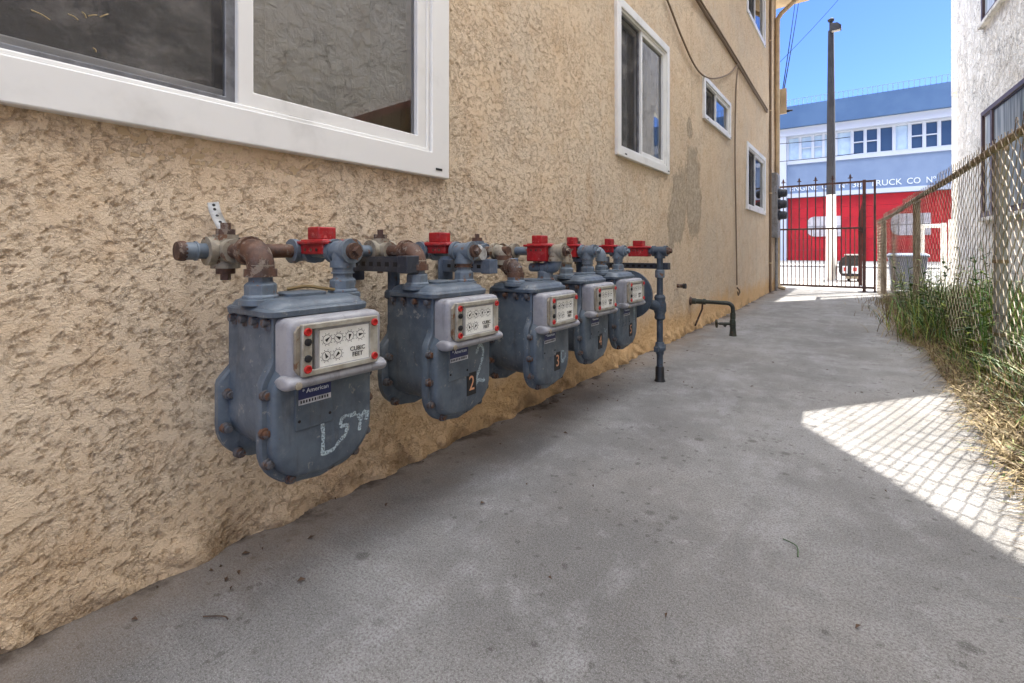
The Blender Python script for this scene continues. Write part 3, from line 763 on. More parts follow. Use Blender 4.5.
for o, (y, dx, dz), lab in zip(meters, METERS, LABELS):
    o.location = (.23+dx, y, dz); o['label'] = lab; o['group'] = 'gas meters in a row on the tan wall'

def ribbon(P, w_, x):
    P = [Vector((x, a, b)) for a, b in P]; P = smoothpath(P, 5) if len(P) > 2 else P
    mb = MB(); vs = []
    rr = random.Random(len(P))
    for i, p in enumerate(P):
        t_ = (P[min(i+1, len(P)-1)]-P[max(i-1, 0)]).normalized(); nrm = Vector((0, -t_.z, t_.y))
        k = w_*rr.uniform(.75, 1.15)
        vs += [p+nrm*k, p-nrm*k]
    mb.add(vs, [(2*i, 2*i+2, 2*i+3, 2*i+1) for i in range(len(P)-1)]); return mb
def joinmb(*ms):
    o = MB()
    for m in ms: o.add(m.v, m.f)
    return o
def chalk(mi, strokes, w_=.004):
    y, dx, dz = METERS[mi]; ms = [ribbon([(y+a, b+dz) for a, b in st], w_, .3412+dx) for st in strokes]
    obj('chalk_mark', joinmb(*ms), M_CHALK, meters[mi], smooth=0, fix=False)
chalk(0, [[(-.012, .352), (-.010, .325), (-.012, .288)], [(-.012, .290), (.012, .292), (.028, .305)], [(.050, .352), (.034, .350), (.031, .335), (.044, .332), (.042, .316), (.030, .306)],
          [(.052, .350), (.068, .352)], [(.072, .350), (.078, .336)], [(.092, .352), (.080, .336), (.076, .312)], [(.098, .350), (.094, .33)]], .0042)
chalk(1, [[(.044, .405), (.052, .425), (.066, .428), (.074, .408), (.064, .375), (.048, .345), (.040, .322)], [(.040, .322), (.056, .332), (.072, .326), (.080, .330)]], .0052)
chalk(2, [[(.05, .36), (.075, .35), (.07, .325), (.052, .32), (.05, .36)], [(.055, .325), (.08, .335)]], .003)
chalk(3, [[(.06, .38), (.07, .36), (.082, .372)]], .003)
chalk(4, [[(.06, .46), (.062, .42), (.066, .35)], [(.072, .45), (.072, .40)]], .004)
for mi, s_ in ((1, '2'), (2, '3'), (3, '4'), (4, '5')):
    y, dx, dz = METERS[mi]; yy = y+.024; zz = .328+dz
    st = obj('number_sticker', MB().box(.340+dx, .3414+dx, yy-.019, yy+.019, zz-.031, zz+.031), M_BLACK, meters[mi], smooth=0)
    text_mesh('numeral', s_, .058, M_COPPER, TX(.3417+dx, yy, zz), st, sx=.85)

# ------------------------------------------------------------------ pipework (one manifold)
ZP = .70
PM = thing('gas_manifold', 'rusty and blue grey gas pipework feeding the row of meters', 'gas pipes', (.09, .4, ZP))
pr, fr_, XM = .0165, .0235, .085
def pipe(p0, p1, mat=None, r=pr): return obj('pipe', MB().cyl(p0, p1, r, 16), mat or M_PIPEB, PM)
def arc_pts(c, a, b, r, n=7):   # quarter bend from corner c, along -a then to b
    c, a, b = Vector(c), Vector(a), Vector(b)
    o = c + a*r + b*r
    return [o - b*r*math.cos(R(90)*k/n) - a*r*math.sin(R(90)*k/n) for k in range(n+1)]
def elbow(c, a, b, mat, r=.03, rad=fr_):
    """90 degree elbow at corner c with legs towards a and b"""
    a, b = Vector(a), Vector(b); c = Vector(c)
    P = [c+a*(r+.012)] + arc_pts(c, a, b, r) + [c+b*(r+.012)]
    P = [P[0]] + P[1:-1] + [P[-1]]
    m = MB().tube(P, rad, 16)
    m.tube([c+a*(r+.002), c+a*(r+.018)], rad*1.2, 16); m.tube([c+b*(r+.002), c+b*(r+.018)], rad*1.2, 16)
    return obj('elbow', m, mat, PM)
def tee(c, a, b, mat, L=.034, rad=fr_):
    a, b, c = Vector(a), Vector(b), Vector(c)
    m = MB().tube([c-a*L, c+a*L], rad, 16).tube([c, c+b*L], rad, 16)
    for d in (a, -a, b): m.tube([c+d*(L-.013), c+d*(L+.002)], rad*1.18, 16)
    return obj('tee', m, mat, PM)
def coupling(p0, p1, mat, rad=fr_, n=16, name='coupling'):
    p0, p1 = Vector(p0), Vector(p1); d = p1-p0
    return obj(name, MB().tube([p0, p0+d*.12, p0+d*.13, p0+d*.87, p0+d*.88, p1], [rad*1.12, rad*1.12, rad, rad, rad*1.12, rad*1.12], n), mat, PM)
def plug(p, d, mat):
    p, d = Vector(p), Vector(d)
    m = MB().tube([p, p+d*.012], .019, 16).tube([p+d*.012, p+d*.026], .011, 4); return obj('plug', m, mat, PM)
EX, EY, EZ = Vector((1,0,0)), Vector((0,1,0)), Vector((0,0,1))
# header along the wall
hdr = [(.42, .46, M_PIPEB), (.525, .655, M_RUST), (.72, .88, M_PIPEB), (.935, 1.07, M_PIPEB), (1.13, 1.31, M_GALV), (1.36, 1.50, M_GALV), (1.57, 1.71, M_RUST), (1.76, 1.9, M_PIPEB), (1.97, 2.06, M_PIPEB), (2.1, 2.26, M_PIPED), (2.30, 2.55, M_PIPEB)]
for a, b, mt in hdr: pipe((XM, a, ZP), (XM, b, ZP), mt)
coupling((XM, .405, ZP), (XM, .43, ZP), M_PIPEB, .0185); 
obj('cap', MB().lathe((XM, .392, ZP), 'y', [(0, .006), (.001, .019), (.008, .021), (.016, .021)], 14), M_RUST, PM)
coupling((XM, .655, ZP), (XM, .72, ZP), M_PIPEB); coupling((XM, .88, ZP), (XM, .935, ZP), M_GALV); coupling((XM, 1.07, ZP), (XM, 1.13, ZP), M_PIPEB)
coupling((XM, 1.5, ZP), (XM, 1.57, ZP), M_PIPEB); coupling((XM, 1.9, ZP), (XM, 1.97, ZP), M_GALV); coupling((XM, 2.25, ZP), (XM, 2.31, ZP), M_PIPED)
# first meter: cross with bull plugs, big rusty elbow
for i, (my, dx, dz) in enumerate(METERS):
    y1, y2, xp, zt = my-.085, my+.105, .24+dx, .66+dz
    em = [M_RUST, M_RUST, M_RUST, M_GALV, M_PIPEB][i]
    # inlet side
    cm = MB().tube([(XM, y1-.037, ZP), (XM, y1+.037, ZP)], .027, 16).tube([(XM, y1, ZP-.036), (XM, y1, ZP+.036)], .025, 16).tube([(XM, y1, ZP), (XM+.045, y1, ZP)], .026, 16)
    cm.tube([(XM, y1-.040, ZP), (XM, y1-.026, ZP)], .031, 16).tube([(XM, y1+.026, ZP), (XM, y1+.040, ZP)], .031, 16).tube([(XM, y1, ZP-.038), (XM, y1, ZP-.026)], .029, 16)
    obj('cross', cm, M_GALV if i in (0, 1) else M_PIPEB, PM)
    plug((XM, y1, ZP+.036), EZ, M_RUST); plug((XM, y1, ZP-.038), -EZ, M_RUST)
    pipe((XM+.04, y1, ZP), (xp-.03, y1, ZP), em)
    if i == 2:
        elbow((xp-.05, y1, ZP), -EX, -EZ, M_GALV); elbow((xp-.05, y1, ZP-.055), EZ, EX, M_RUST, .022); elbow((xp, y1, ZP-.055), -EX, -EZ, M_RUST, .016, .025)
        pipe((xp, y1, ZP-.075), (xp, y1, zt-.03), M_RUST)
    else:
        elbow((xp, y1, ZP), -EX, -EZ, em, .034 if i < 2 else .03, .0255 if i < 2 else fr_)
        pipe((xp, y1, ZP-.04), (xp, y1, zt-.005), em)
        coupling((xp, y1, zt-.008), (xp, y1, zt+.012), M_GALV, .0225)
    # outlet side: outward pipe through the locked valve, tee, drop
    tx = xp if i != 2 else xp+.045
    obj('wall_tee', MB().tube([(XM, y2-.036, ZP), (XM, y2+.036, ZP)], .0255, 16).tube([(XM, y2, ZP), (XM+.036, y2, ZP)], .0255, 16).tube([(XM+.026, y2, ZP), (XM+.040, y2, ZP)], .030, 16).tube([(XM, y2-.04, ZP), (XM, y2-.028, ZP)], .030, 16).tube([(XM, y2+.028, ZP), (XM, y2+.04, ZP)], .030, 16), M_PIPEB if i != 2 else M_GALV, PM)
    pipe((XM+.03, y2, ZP), (tx-.03, y2, ZP), M_PIPEB)
    tee((tx, y2, ZP), EX, -EZ, M_PIPEB if i not in (2,) else M_GALV, .036, .0245)
    plug((tx+.036, y2, ZP), EX, M_RUST if i < 3 else M_PIPEB)
    if i == 2:
        pipe((tx, y2, ZP-.03), (tx, y2, ZP-.045), M_GALV)
        elbow((tx, y2, ZP-.062), EZ, -EX, M_PIPEB, .020, .022); pipe((tx-.02, y2, ZP-.062), (tx-.11, y2, ZP-.062), M_PIPEB)
    else:
        pipe((tx, y2, ZP-.03), (tx, y2, zt-.012), M_RUST if i < 2 else M_PIPED)
        coupling((tx, y2, zt-.012), (tx, y2, zt+.010), M_PIPEB if i != 1 else M_RUST, .0235)
# riser at the far end with regulator
yr, xr = 2.57, .333
RS = thing('gas_riser', 'blue grey riser pipe coming up from the concrete with round regulator', 'gas riser', (xr, yr, 0))
def rp(name, mb, mat=M_PIPED): return obj(name, mb, mat, RS)
rp('pipe', MB().cyl((xr, yr, .0), (xr, yr, ZP), .0165))
rp('base_collar', MB().lathe((xr, yr, 0), 'z', [(0, .03), (.006, .028), (.012, .024), (.075, .023), (.08, .019)], 14), M_BLACK)
rp('union', MB().lathe((xr, yr, .145), 'z', [(0, .021), (.02, .023), (.022, .031), (.038, .031), (.042, .027), (.06, .024), (.065, .02)], 10))
rp('stop_cock', MB().cyl((xr, yr-.05, .178), (xr, yr+.05, .178), .012, 10).box(xr-.011, xr+.011, yr-.062, yr-.045, .166, .19).box(xr-.012, xr+.012, yr+.045, yr+.062, .166, .19))
rp('regulator_body', MB().lathe((xr, yr, .33), 'z', [(0, .022), (.01, .029), (.03, .026), (.05, .034), (.085, .034), (.105, .027), (.12, .030), (.135, .022)], 16))
rp('regulator_neck', MB().tube([(xr, yr, .40), (xr-.03, yr-.05, .415), (xr-.07, yr-.07, .435)], [.03, .026, .034], 14))
rp('regulator_disc', MB().lathe((.215, 2.43, .47), 'y', [(-.035, .03), (-.03, .06), (-.012, .10), (-.008, .128), (.008, .128), (.012, .10), (.032, .06), (.05, .035)], 36))
rp('coupling', MB().lathe((xr, yr, .555), 'z', [(0, .020), (.004, .025), (.04, .025), (.045, .020)], 14), M_PIPEB)
rp('tee', MB().tube([(xr-.036, yr, ZP), (xr+.036, yr, ZP)], .0245).tube([(xr, yr, ZP), (xr, yr, ZP-.04)], .0245).tube([(xr, yr, ZP-.04), (xr, yr, ZP-.026)], .029).tube([(xr+.024, yr, ZP), (xr+.04, yr, ZP)], .029).tube([(xr-.04, yr, ZP), (xr-.024, yr, ZP)], .029), M_PIPED)
rp('plug', MB().tube([(xr+.036, yr, ZP), (xr+.052, yr, ZP)], .019).tube([(xr+.052, yr, ZP), (xr+.066, yr, ZP)], .012, 4), M_RUST)
rp('feed_pipe', MB().cyl((XM+.04, yr, ZP), (xr-.03, yr, ZP), .0165), M_PIPEB)
elbow((XM, yr, ZP), -EY, EX, M_PIPED)

# red lock boxes over the valves
def lock(x0, x1, y, label, zlo=ZP-.008, ztop=.758, droop=0):
    t = thing('valve_lock', label, 'valve lock', ((x0+x1)/2, y, zlo), 'red lock boxes on the meter valves')
    L = x1-x0
    b = MB().box(x0, x1, y-.030, y+.030, zlo-droop, ztop-.030)
    obj('lock_base', b, M_REDP, t, bev=.003)
    obj('lock_hood', MB().box(x0+L*.22, x0+L*.72, y-.024, y+.024, ztop-.0305, ztop), M_REDP, t, bev=.003)
    obj('lock_flange', MB().box(x0-.012, x1+.012, y-.036, y+.036, ztop-.042, ztop-.034), M_REDP, t, bev=.002)
    hs = MB()
    for k in range(3): hs.lathe((x0+L*(.25+.25*k), y-.031, ztop-.055), 'y', [(0, .004), (-.001, .004)], 8)
    pieces('rivet', hs, M_RUST, t)
lock(.11, .205, METERS[0][0]+.105, 'red lock box on the valve above the nearest meter')
lock(.09, .19, METERS[1][0]+.105, 'red lock box on the valve above the meter chalked 2')
lock(.20, .285, METERS[2][0]+.105-.01, 'big red lock box hanging low over the meter with sticker 3', droop=.03, ztop=.758)
lock(.12, .185, METERS[3][0]+.105, 'narrow red lock box above the meter with sticker 4', droop=.02, ztop=.762)
lock(.14, .205, METERS[4][0]+.105, 'small red lock box above the farthest meter', ztop=.762)
lock(.165, .275, yr, 'red lock box on the pipe just before the riser tee', droop=.022, ztop=.757)

# perforated strut brackets, cantilevered from the wall
def strut(y, x1, z, mat, label, wz=.041, grip=True):
    t = thing('strut_bracket', label, 'bracket', (0, y, z), 'perforated strut brackets holding the pipes')
    b = MB().box(.0, x1, y-.018, y-.015, z-wz/2, z+wz/2).box(.0, x1, y-.015, y+.020, z+wz/2-.003, z+wz/2).box(.0, x1, y-.015, y+.020, z-wz/2, z-wz/2+.003)
    obj('channel', b, mat, t)
    h = MB(); x = .035
    while x < x1-.04:
        h.box(x, x+.016, y-.0188, y-.0180, z-.006, z+.006); x += .034
    pieces('slot', h, M_SLOT, t)
    if grip: obj('end_cap', MB().box(x1-.034, x1+.003, y-.021, y+.023, z-wz/2-.003, z+wz/2+.003), mat, t, bev=.002)
    obj('wall_plate', MB().box(.004, .012, y-.035, y+.035, z-.05, z+.05), mat, t, bev=.002)
strut(.875, .258, .664, M_STRUT, 'black perforated strut bracket beside the nearest meter')
strut(1.26, .225, .648, M_STRUTB, 'short blue perforated strut bracket after the meter chalked 2')
strut(1.36, .24, .655, M_STRUTB, 'blue strut bracket behind the meter with sticker 3', wz=.034)
strut(1.955, .225, .672, M_STRUTB, 'pale blue strut bracket between the two farthest meters')
strut(2.60, .37, .618, M_STRUT, 'long black perforated strut bracket across the riser pipe', wz=.03)
obj('clamp', MB().tube([(.16+.03*math.cos(R(a)), 1.255, .69+.03*math.sin(R(a))) for a in range(-40, 221, 20)], .004, 6).cyl((.13, 1.24, .69), (.20, 1.24, .69), .021, 12), M_STEEL, PM)
# dark support pipe behind the nearest meter
t = thing('support_pipe', 'dark support pipe standing between the first two meters', 'support pipe', (.15, .89, .58))
obj('upright', MB().cyl((.15, .905, .585), (.15, .905, .645), .017, 12), M_PIPED, t); obj('foot', MB().lathe((.15, .905, .565), 'z', [(0, .020), (.005, .026), (.02, .026), (.026, .02)], 12), M_PIPED, t)
obj('link', MB().tube([(.15, .905, .585), (.17, .94, .575), (.20, .99, .575)], .0135, 10), M_PIPED, t)
t = thing('support_pipe', 'dark upright pipe standing between meters 4 and 5', 'support pipe', (.15, 1.99, .58))
obj('upright', MB().cyl((.16, 1.99, .57), (.16, 1.99, .652), .018, 12).cyl((.19, 2.005, .57), (.19, 2.005, .652), .012, 12), M_PIPED, t)
# perforated zinc hanger strap nailed to the wall
t = thing('hanger_strap', 'pale perforated metal strap holding the end of the pipe to the wall', 'strap', (.03, .48, .77))
P = [Vector((.012, .492, .812)), Vector((.020, .493, .79)), Vector((.050, .495, .757)), Vector((.080, .497, .732)), Vector((.10, .498, .716))]
st = MB(); vs = []
for p in P: vs += [p+Vector((0, -.012, -.002)), p+Vector((0, .012, .002))]
st.add(vs, [(2*i, 2*i+2, 2*i+3, 2*i+1) for i in range(len(P)-1)])
o = obj('strap', st, M_STEEL, t); md = o.modifiers.new('thick', 'SOLIDIFY'); md.thickness = .002; md.offset = 0
h = MB()
for a, b in zip(P[:-1], P[1:]):
    for k in (.3, .75):
        c = a.lerp(b, k); nrm = (b-a).cross(Vector((0, 1, .17))).normalized()
        if nrm.x < 0: nrm = -nrm
        h.lathe(c+nrm*.0012, nrm, [(0, .0035), (.0006, .0035)], 8)
pieces('strap_hole', h, M_SLOT, t)
o = tag(obj('rope_scrap', MB().tube(smoothpath([Vector((.20, .565, .616)), Vector((.215, .60, .621)), Vector((.235, .625, .617)), Vector((.25, .65, .612))]), .004, 6), M_STRAW), 'orange scrap of string lying on top of the nearest meter', 'string')

# ------------------------------------------------------------------ hose tap on a green pipe
t = thing('standpipe_tap', 'dark green pipe from the wall bending down to a tap in the concrete', 'water tap', (.346, 4.29, 0))
obj('pipe', MB().tube([(.0, 4.29, .268), (.30, 4.29, .268)] + [(.30+.046*math.sin(R(a)), 4.29, .222+.046*math.cos(R(a))) for a in range(15, 91, 15)] + [(.346, 4.29, .0)], .0165, 14), M_GREENP, t)
obj('coupling', MB().lathe((.02, 4.29, .268), 'x', [(0, .026), (.03, .026), (.032, .021), (.09, .021), (.092, .025), (.11, .025)], 12).lathe((.346, 4.29, .14), 'z', [(0, .021), (.05, .021)], 12).lathe((.346, 4.29, .0), 'z', [(0, .03), (.02, .026), (.07, .022)], 12), M_GREENP, t)
tp = obj('tap', MB().lathe((.346, 4.28, .10), 'z', [(-.04, .018), (-.02, .024), (.02, .024), (.04, .018)], 12).tube([(.33, 4.28, .10), (.25, 4.24, .10)], .012, 10).tube([(.30, 4.265, .10), (.285, 4.26, .075)], .011, 8), M_GREENP, t)
obj('tap_handle', MB().cyl((.262, 4.243, .10), (.235, 4.23, .10), .007, 8).lathe((.236, 4.23, .10), Vector((-.9, -.44, 0)).normalized(), [(0, .036), (.008, .036)], 8), M_GREENP, tp)
obj('wall_flange', MB().lathe((.004, 4.29, .268), 'x', [(0, .04), (.006, .038), (.02, .022)], 14), M_RUST, t)
t = thing('rusty_bracket', 'rusty pipe strap hanging from the green pipe at the wall', 'strap', (.08, 4.31, .2))
obj('strap', MB().tube([(.10, 4.31, .262), (.095, 4.315, .20), (.06, 4.33, .12), (.03, 4.34, .05)], .008, 6), M_RUST, t)

# ------------------------------------------------------------------ gate
def gx(px, Y):
    u = (px-512)/FPX; d = (-math.sin(YAW)+u*math.cos(YAW), math.cos(YAW)+u*math.sin(YAW)); return CX+d[0]/d[1]*Y
YG = 9.42; zb, zm, zt = .105, 1.08, 1.81
G = thing('metal_gate', 'brown wrought iron gate with spear finials closing the far end of the alley', 'gate', (.65, YG, 0))
xa, xb, xc = .02, gx(866, YG), gx(876, YG)
fr = MB().box(xa, xc, YG-.016, YG+.016, zt-.03, zt).box(xa, xb, YG-.014, YG+.014, zm-.028, zm).box(xa, xc, YG-.016, YG+.016, zb, zb+.035)
fr.box(xa, xa+.03, YG-.015, YG+.015, zb+.035, zt-.03)
obj('gate_frame', fr, M_GATE, G, bev=.002)
obj('gate_post', MB().box(xb-.045, xb, YG-.03, YG+.03, .03, zt+.012).box(xb-.07, xb+.03, YG-.06, YG+.06, .03, .06), M_GATE, G, bev=.003)
obj('gate_post', MB().box(xc-.03, xc, YG-.02, YG+.02, .03, zt+.004), M_GATE, G, bev=.003)
pk = (xb-.045-xa)/10.0
for k in range(1, 11):
    x = xa + pk*(k-.35)
    if x > xb-.05: break
    obj('picket', MB().box(x-.008, x+.008, YG-.008, YG+.008, zb+.035, zt-.03), M_GATE, G, smooth=0)
    if k % 2 == 1:
        f = MB().box(x-.008, x+.008, YG-.008, YG+.008, zt, zt+.06)
        f.prism([(x-.034, zt+.052), (x-.012, zt+.048), (x+.012, zt+.048), (x+.034, zt+.052), (x+.030, zt+.066), (x+.012, zt+.064), (x+.016, zt+.085), (x, zt+.125), (x-.016, zt+.085), (x-.012, zt+.064), (x-.030, zt+.066)], 'y', YG-.007, YG+.007)
        obj('finial', f, M_GATE, G, smooth=0)
    xm = x + pk/2
    if xm < xb-.05: obj('short_picket', MB().box(xm-.007, xm+.007, YG-.007, YG+.007, zb+.035, zm-.028), M_GATEL, G, smooth=0)
obj('latch_plate', MB().prism([(xb-.10, .15), (xb-.047, .15), (xb-.047, 1.50), (xb-.10, 1.22)], 'y', YG+.018, YG+.024), M_GATEL, G, bev=.002)
obj('latch', MB().box(xb-.06, xb-.045, YG-.04, YG+.04, .98, 1.06).cyl((xb-.09, YG-.03, 1.02), (xb-.03, YG-.03, 1.02), .01, 8), M_GATE, G)

# ------------------------------------------------------------------ chain link fence
def fx(y): return 2.083-.074*y
def ftop(y): return 1.262-.025*(y-3.83)
FN = thing('chain_link_fence', 'rusty chain link fence with weeds along its foot on the right of the alley', 'fence', (fx(4), 4, 0))
mb = MB(); wv = .050; hh = .043; k = 0; y = -1.6; dirf = Vector((-.074, 1, 0)).normalized(); nf = Vector((1, .074, 0)).normalized()
def wire(mb, P, r):
    o = len(mb.v)
    for i, p in enumerate(P):
        t_ = (P[min(i+1, len(P)-1)]-P[max(i-1, 0)]).normalized(); a = nf.cross(t_).normalized(); b_ = nf
        for q in ((a+b_), (a-b_), (-a-b_), (b_-a)): mb.v.append(p+q*(r*.7071))
    for i in range(len(P)-1):
        for q in range(4): mb.f.append((o+i*4+q, o+i*4+(q+1) % 4, o+i*4+4+(q+1) % 4, o+i*4+4+q)); mb.m.append(0)
while y < 9.3:
    top = ftop(y); P = []; j = 0; z = .03
    sag = .012*math.sin(k*.21)+.008*math.sin(k*.053+1)
    while z < top+.045:
        s_ = ((j+k) % 2)
        yy = y+s_*wv; zz = z + .004*math.sin(k*.9+j)
        side = (1 if s_ else -1)*.003
        base = Vector((fx(yy), yy, zz)) - nf*.025 + nf*(sag*math.sin(z/top*3.14)+side)
        # rounded bends: two points per knuckle
        P.append(base+Vector((0, -.006 if s_ else .006, -hh*.17))); P.append(base+Vector((0, 0, 0))); P.append(base+Vector((0, -.006 if s_ else .006, hh*.17)))
        z += hh; j += 1
    P.append(P[-1]+Vector((0, .012*(1 if k % 2 else -1), .018)))
    wire(mb, P, .0024); y += wv; k += 1
obj('wire_mesh', mb, M_WIRE, FN, smooth=0, fix=False)
P = [Vector((fx(y_), y_, ftop(y_)+.006*math.sin(y_*2.3))) for y_ in np.arange(-1.6, 9.31, .3)]
obj('top_rail', MB().tube(P, .021, 12), M_RAIL, FN)
for y_ in (-1.4, 1.2, 3.83, 6.44, 9.15):
    x_ = fx(y_)+.045
    po = obj('fence_post', MB().cyl((x_, y_, -.08), (x_, y_, ftop(y_)+.0), .030 if y_ < 9 else .036, 14), M_POST if y_ < 5 else M_RAIL, FN)
    obj('post_cap', MB().lathe((x_, y_, ftop(y_)), 'z', [(0, .034), (.02, .034), (.035, .024), (.042, .005)], 12), M_RAIL, po)
    pieces('tension_band', MB().lathe((x_, y_, ftop(y_)*.5), 'z', [(0, .033), (.02, .033)], 12).lathe((x_, y_, .22), 'z', [(0, .033), (.02, .033)], 12), M_RAIL, po)
tw = MB()
for y_ in np.arange(-1.3, 9.2, .42):
    c = Vector((fx(y_), y_, ftop(y_)))
    tw.tube([c+Vector((.026*math.cos(a), .004*math.sin(2*a), .026*math.sin(a))) for a in np.linspace(0, 6.1, 10)], .0025, 5)
pieces('wire_tie', tw, M_POST, FN)

# ------------------------------------------------------------------ white building on the right
QA = Vector((2.764, 4.85, 0)); qd = Vector((2.376-2.764, 10.09-4.85, 0)); QL = qd.length; qd.normalize(); qn = Vector((-qd.y, qd.x, 0))   # qn points to the alley
QM = Matrix(((qn.x, qd.x, 0, QA.x), (qn.y, qd.y, 0, QA.y), (0, 0, 1, 0), (0, 0, 0, 1)))     # local: x outwards, y along, z up
Q = thing('white_building', 'white rough stucco building with brown framed windows behind the fence', 'building', tuple(QA))
mb = MB().prism([(2.764, 4.85), (2.376, 10.09), (6, 10.5), (6, 9.3)], 'z', -.1, 9.6); obj('wall', mb, M_WSTUCCO, Q, smooth=0)
mb = MB(); mb.M = QM; mb.prism([(.30, 2.90), (.30, 6.7), (-8.0, 6.7), (-8.0, -.1), (-6.25, -.1), (-.004, 2.90)], 'x', -.12, -.06); obj('sun_patch_screen', mb, M_WSMOOTH, Q, smooth=0)  # added wall out of view, its rake shaped to outline the sun patch
mb = MB(); mb.M = QM; mb.prism([(-.01, 2.86), (-.01, 2.94), (-6.1, .03), (-6.1, -.05)], 'x', -.125, -.035); obj('sun_patch_screen_trim', mb, M_GATEL, Q, smooth=0)  # trim along the raking edge of the added wall
mb = MB().prism([(2.66, 10.0), (2.66, 13.4), (2.80, 13.4), (2.80, 10.0)], 'z', 3.9, 9.4); obj('shade_screen', mb, M_WSTUCCO, Q, smooth=0)  # added out of view to keep the sun off the tan wall
mb = MB().box(2.665, 2.795, 13.25, 13.39, -.1, 3.898); obj('shade_screen_post', mb, M_WSTUCCO, Q, smooth=0)  # added only to carry the unseen panel above
mb = MB(); mb.M = QM; mb.box(-.3, .05, -.02, QL+.02, 9.6, 9.72); obj('parapet_cap', mb, M_STWHITE, Q, bev=.01)
YF = thing('board_fence', 'dark board fence standing in the yard beyond the added white screen wall', 'fence', (5.2, 2, 0))
mb = MB()
for k in range(60): mb.box(5.2+.01*(k % 2), 5.23+.01*(k % 2), -4+k*.2, -4+k*.2+.188, -.08, 3.7+.05*math.sin(k*1.3))
obj('boards', mb, M_STRAWD, YF, smooth=0)
obj('rail', MB().box(5.24, 5.29, -4, 7.9, 1.5, 1.59), M_STRAWD, YF)
obj('rail', MB().box(5.24, 5.29, -4, 7.9, .4, .49), M_STRAWD, YF)
for y_ in (-3.5, -1, 1.5, 4, 6.5): obj('post', MB().box(5.30, 5.39, y_, y_+.09, -.1, 1.85), M_STRAWD, YF)
def qwin(s0, s1, z0, z1, mulls, label):
    mb = MB(); mb.M = QM; mb.frame(-.02, .035, s0, s1, z0, z1, .055)
    for m_ in mulls: mb.box(-.015, .028, m_-.035, m_+.035, z0+.055, z1-.055)
    wn_ = obj('window', mb, M_BROWN, Q, bev=.004); wn_['label'] = label
    e = [s0+.055] + [m_ for m_ in mulls] + [s1-.055]
    for a, b in zip(e[:-1], e[1:]):
        a_ = a + (.035 if a in mulls else 0); b_ = b - (.035 if b in mulls else 0)
        g = MB(); g.M = QM; g.frame(.004, .018, a_, b_, z0+.055, z1-.055, .022); obj('sash', g, M_BROWN, wn_)
        g = MB(); g.M = QM; g.box(.004, .010, a_+.02, b_-.02, z0+.07, z1-.07); obj('pane', g, M_QGLASS, wn_, smooth=0)
    mb = MB(); mb.M = QM; mb.box(-.02, .06, s0-.05, s1+.05, z0-.05, z0-.002); obj('sill', mb, M_WSTUCCO, wn_, bev=.006)
m_ = NT('curtained_glass'); co_ = m_.co()
m_.setc(m_.mix(m_.ramp(m_.noise(m_.co((6, 6, .5)), 3, 3), .4, .6), srgb(206, 212, 214), srgb(140, 150, 156))); m_.rough(.3); m_.b.inputs['Specular IOR Level'].default_value = .25; M_QGLASS = m_.mat
qwin(1.2, 3.86, 1.13, 2.50, (3.47, 2.2), 'brown framed window low on the white wall')
qwin(1.2, 3.86, 3.65, 5.0, (3.3, 2.2), 'brown framed window on the upper storey')
qwin(1.2, 3.86, 6.5, 7.8, (3.3, 2.2), None) if False else None

# ------------------------------------------------------------------ fire station across the street
YS = 40.0
ST = thing('fire_station', 'blue two storey fire station with red doors across the street', 'building', (1, YS, 0))
def sx(px, Y=YS): return gx(px, Y)
mb = MB().box(-14, sx(787.3), YS, YS+12, 0, 9.42).box(sx(787.3), 14, YS+.35, YS+12, 0, 4.5).box(sx(787.3), 14, YS, YS+12, 4.505, 7.1).box(sx(787.3), 14, YS+.25, YS+12, 7.105, 9.42)
obj('wall', mb, M_STBLUE, ST, smooth=0)
mb = MB().box(-14.5, 15, YS-.9, YS+.6, 9.42, 10.92); obj('fascia', mb, M_STFAS, ST, smooth=0)
mb = MB().box(-14, 14.5, YS-.55, YS+.3, 8.9, 9.415); obj('white_band', mb, M_STWHITE, ST, smooth=0)
mb = MB().box(sx(779), sx(787)-.01, YS-.45, YS-.004, .02, 8.895); obj('white_pier', mb, M_STWHITE, ST, smooth=0)
mb = MB().box(sx(787)+.01, 14, YS-.12, YS+.24, 6.92, 7.17); obj('window_sill', mb, M_STWHITE, ST, smooth=0)
mb = MB().box(sx(787)+.01, 14, YS-.18, YS-.004, 4.52, 4.82); obj('white_band', mb, M_STWHITE, ST, smooth=0)
edges = [786.9, 799.7, 812.3, 823, 835.5, 851.6, 864.6, 878.2, 893.4, 909.1, 923.6, 938.5, 956, 975, 995]
kinds = 'ppppPdddcdddddd'; bars = (0, 1, 1, 0, 0, 1, 1, 0, 0, 1, 1, 0, 1, 1)
for i in range(len(edges)-1):
    a, b = sx(edges[i]), sx(edges[i+1])
    f = MB().M; f = MB()
    v = []
    f.box(a, a+.12, YS-.06, YS+.12, 7.175, 8.895); f.box(b-.06, b, YS-.055, YS+.12, 7.175, 8.895); f.box(a+.12, b-.06, YS-.05, YS+.12, 7.175, 7.25); f.box(a+.12, b-.06, YS-.05, YS+.12, 8.80, 8.895)
    if bars[i]: f.box(a+.12, b-.06, YS-.04, YS+.10, 7.99, 8.06)
    wn_ = obj('window', f, M_STWHITE, ST, smooth=0)
    obj('pane', MB().box(a+.12, b-.06, YS+.14, YS+.16, 7.25, 8.80), M_STGLASS if kinds[i] == 'd' else M_STPALE, wn_, smooth=0)
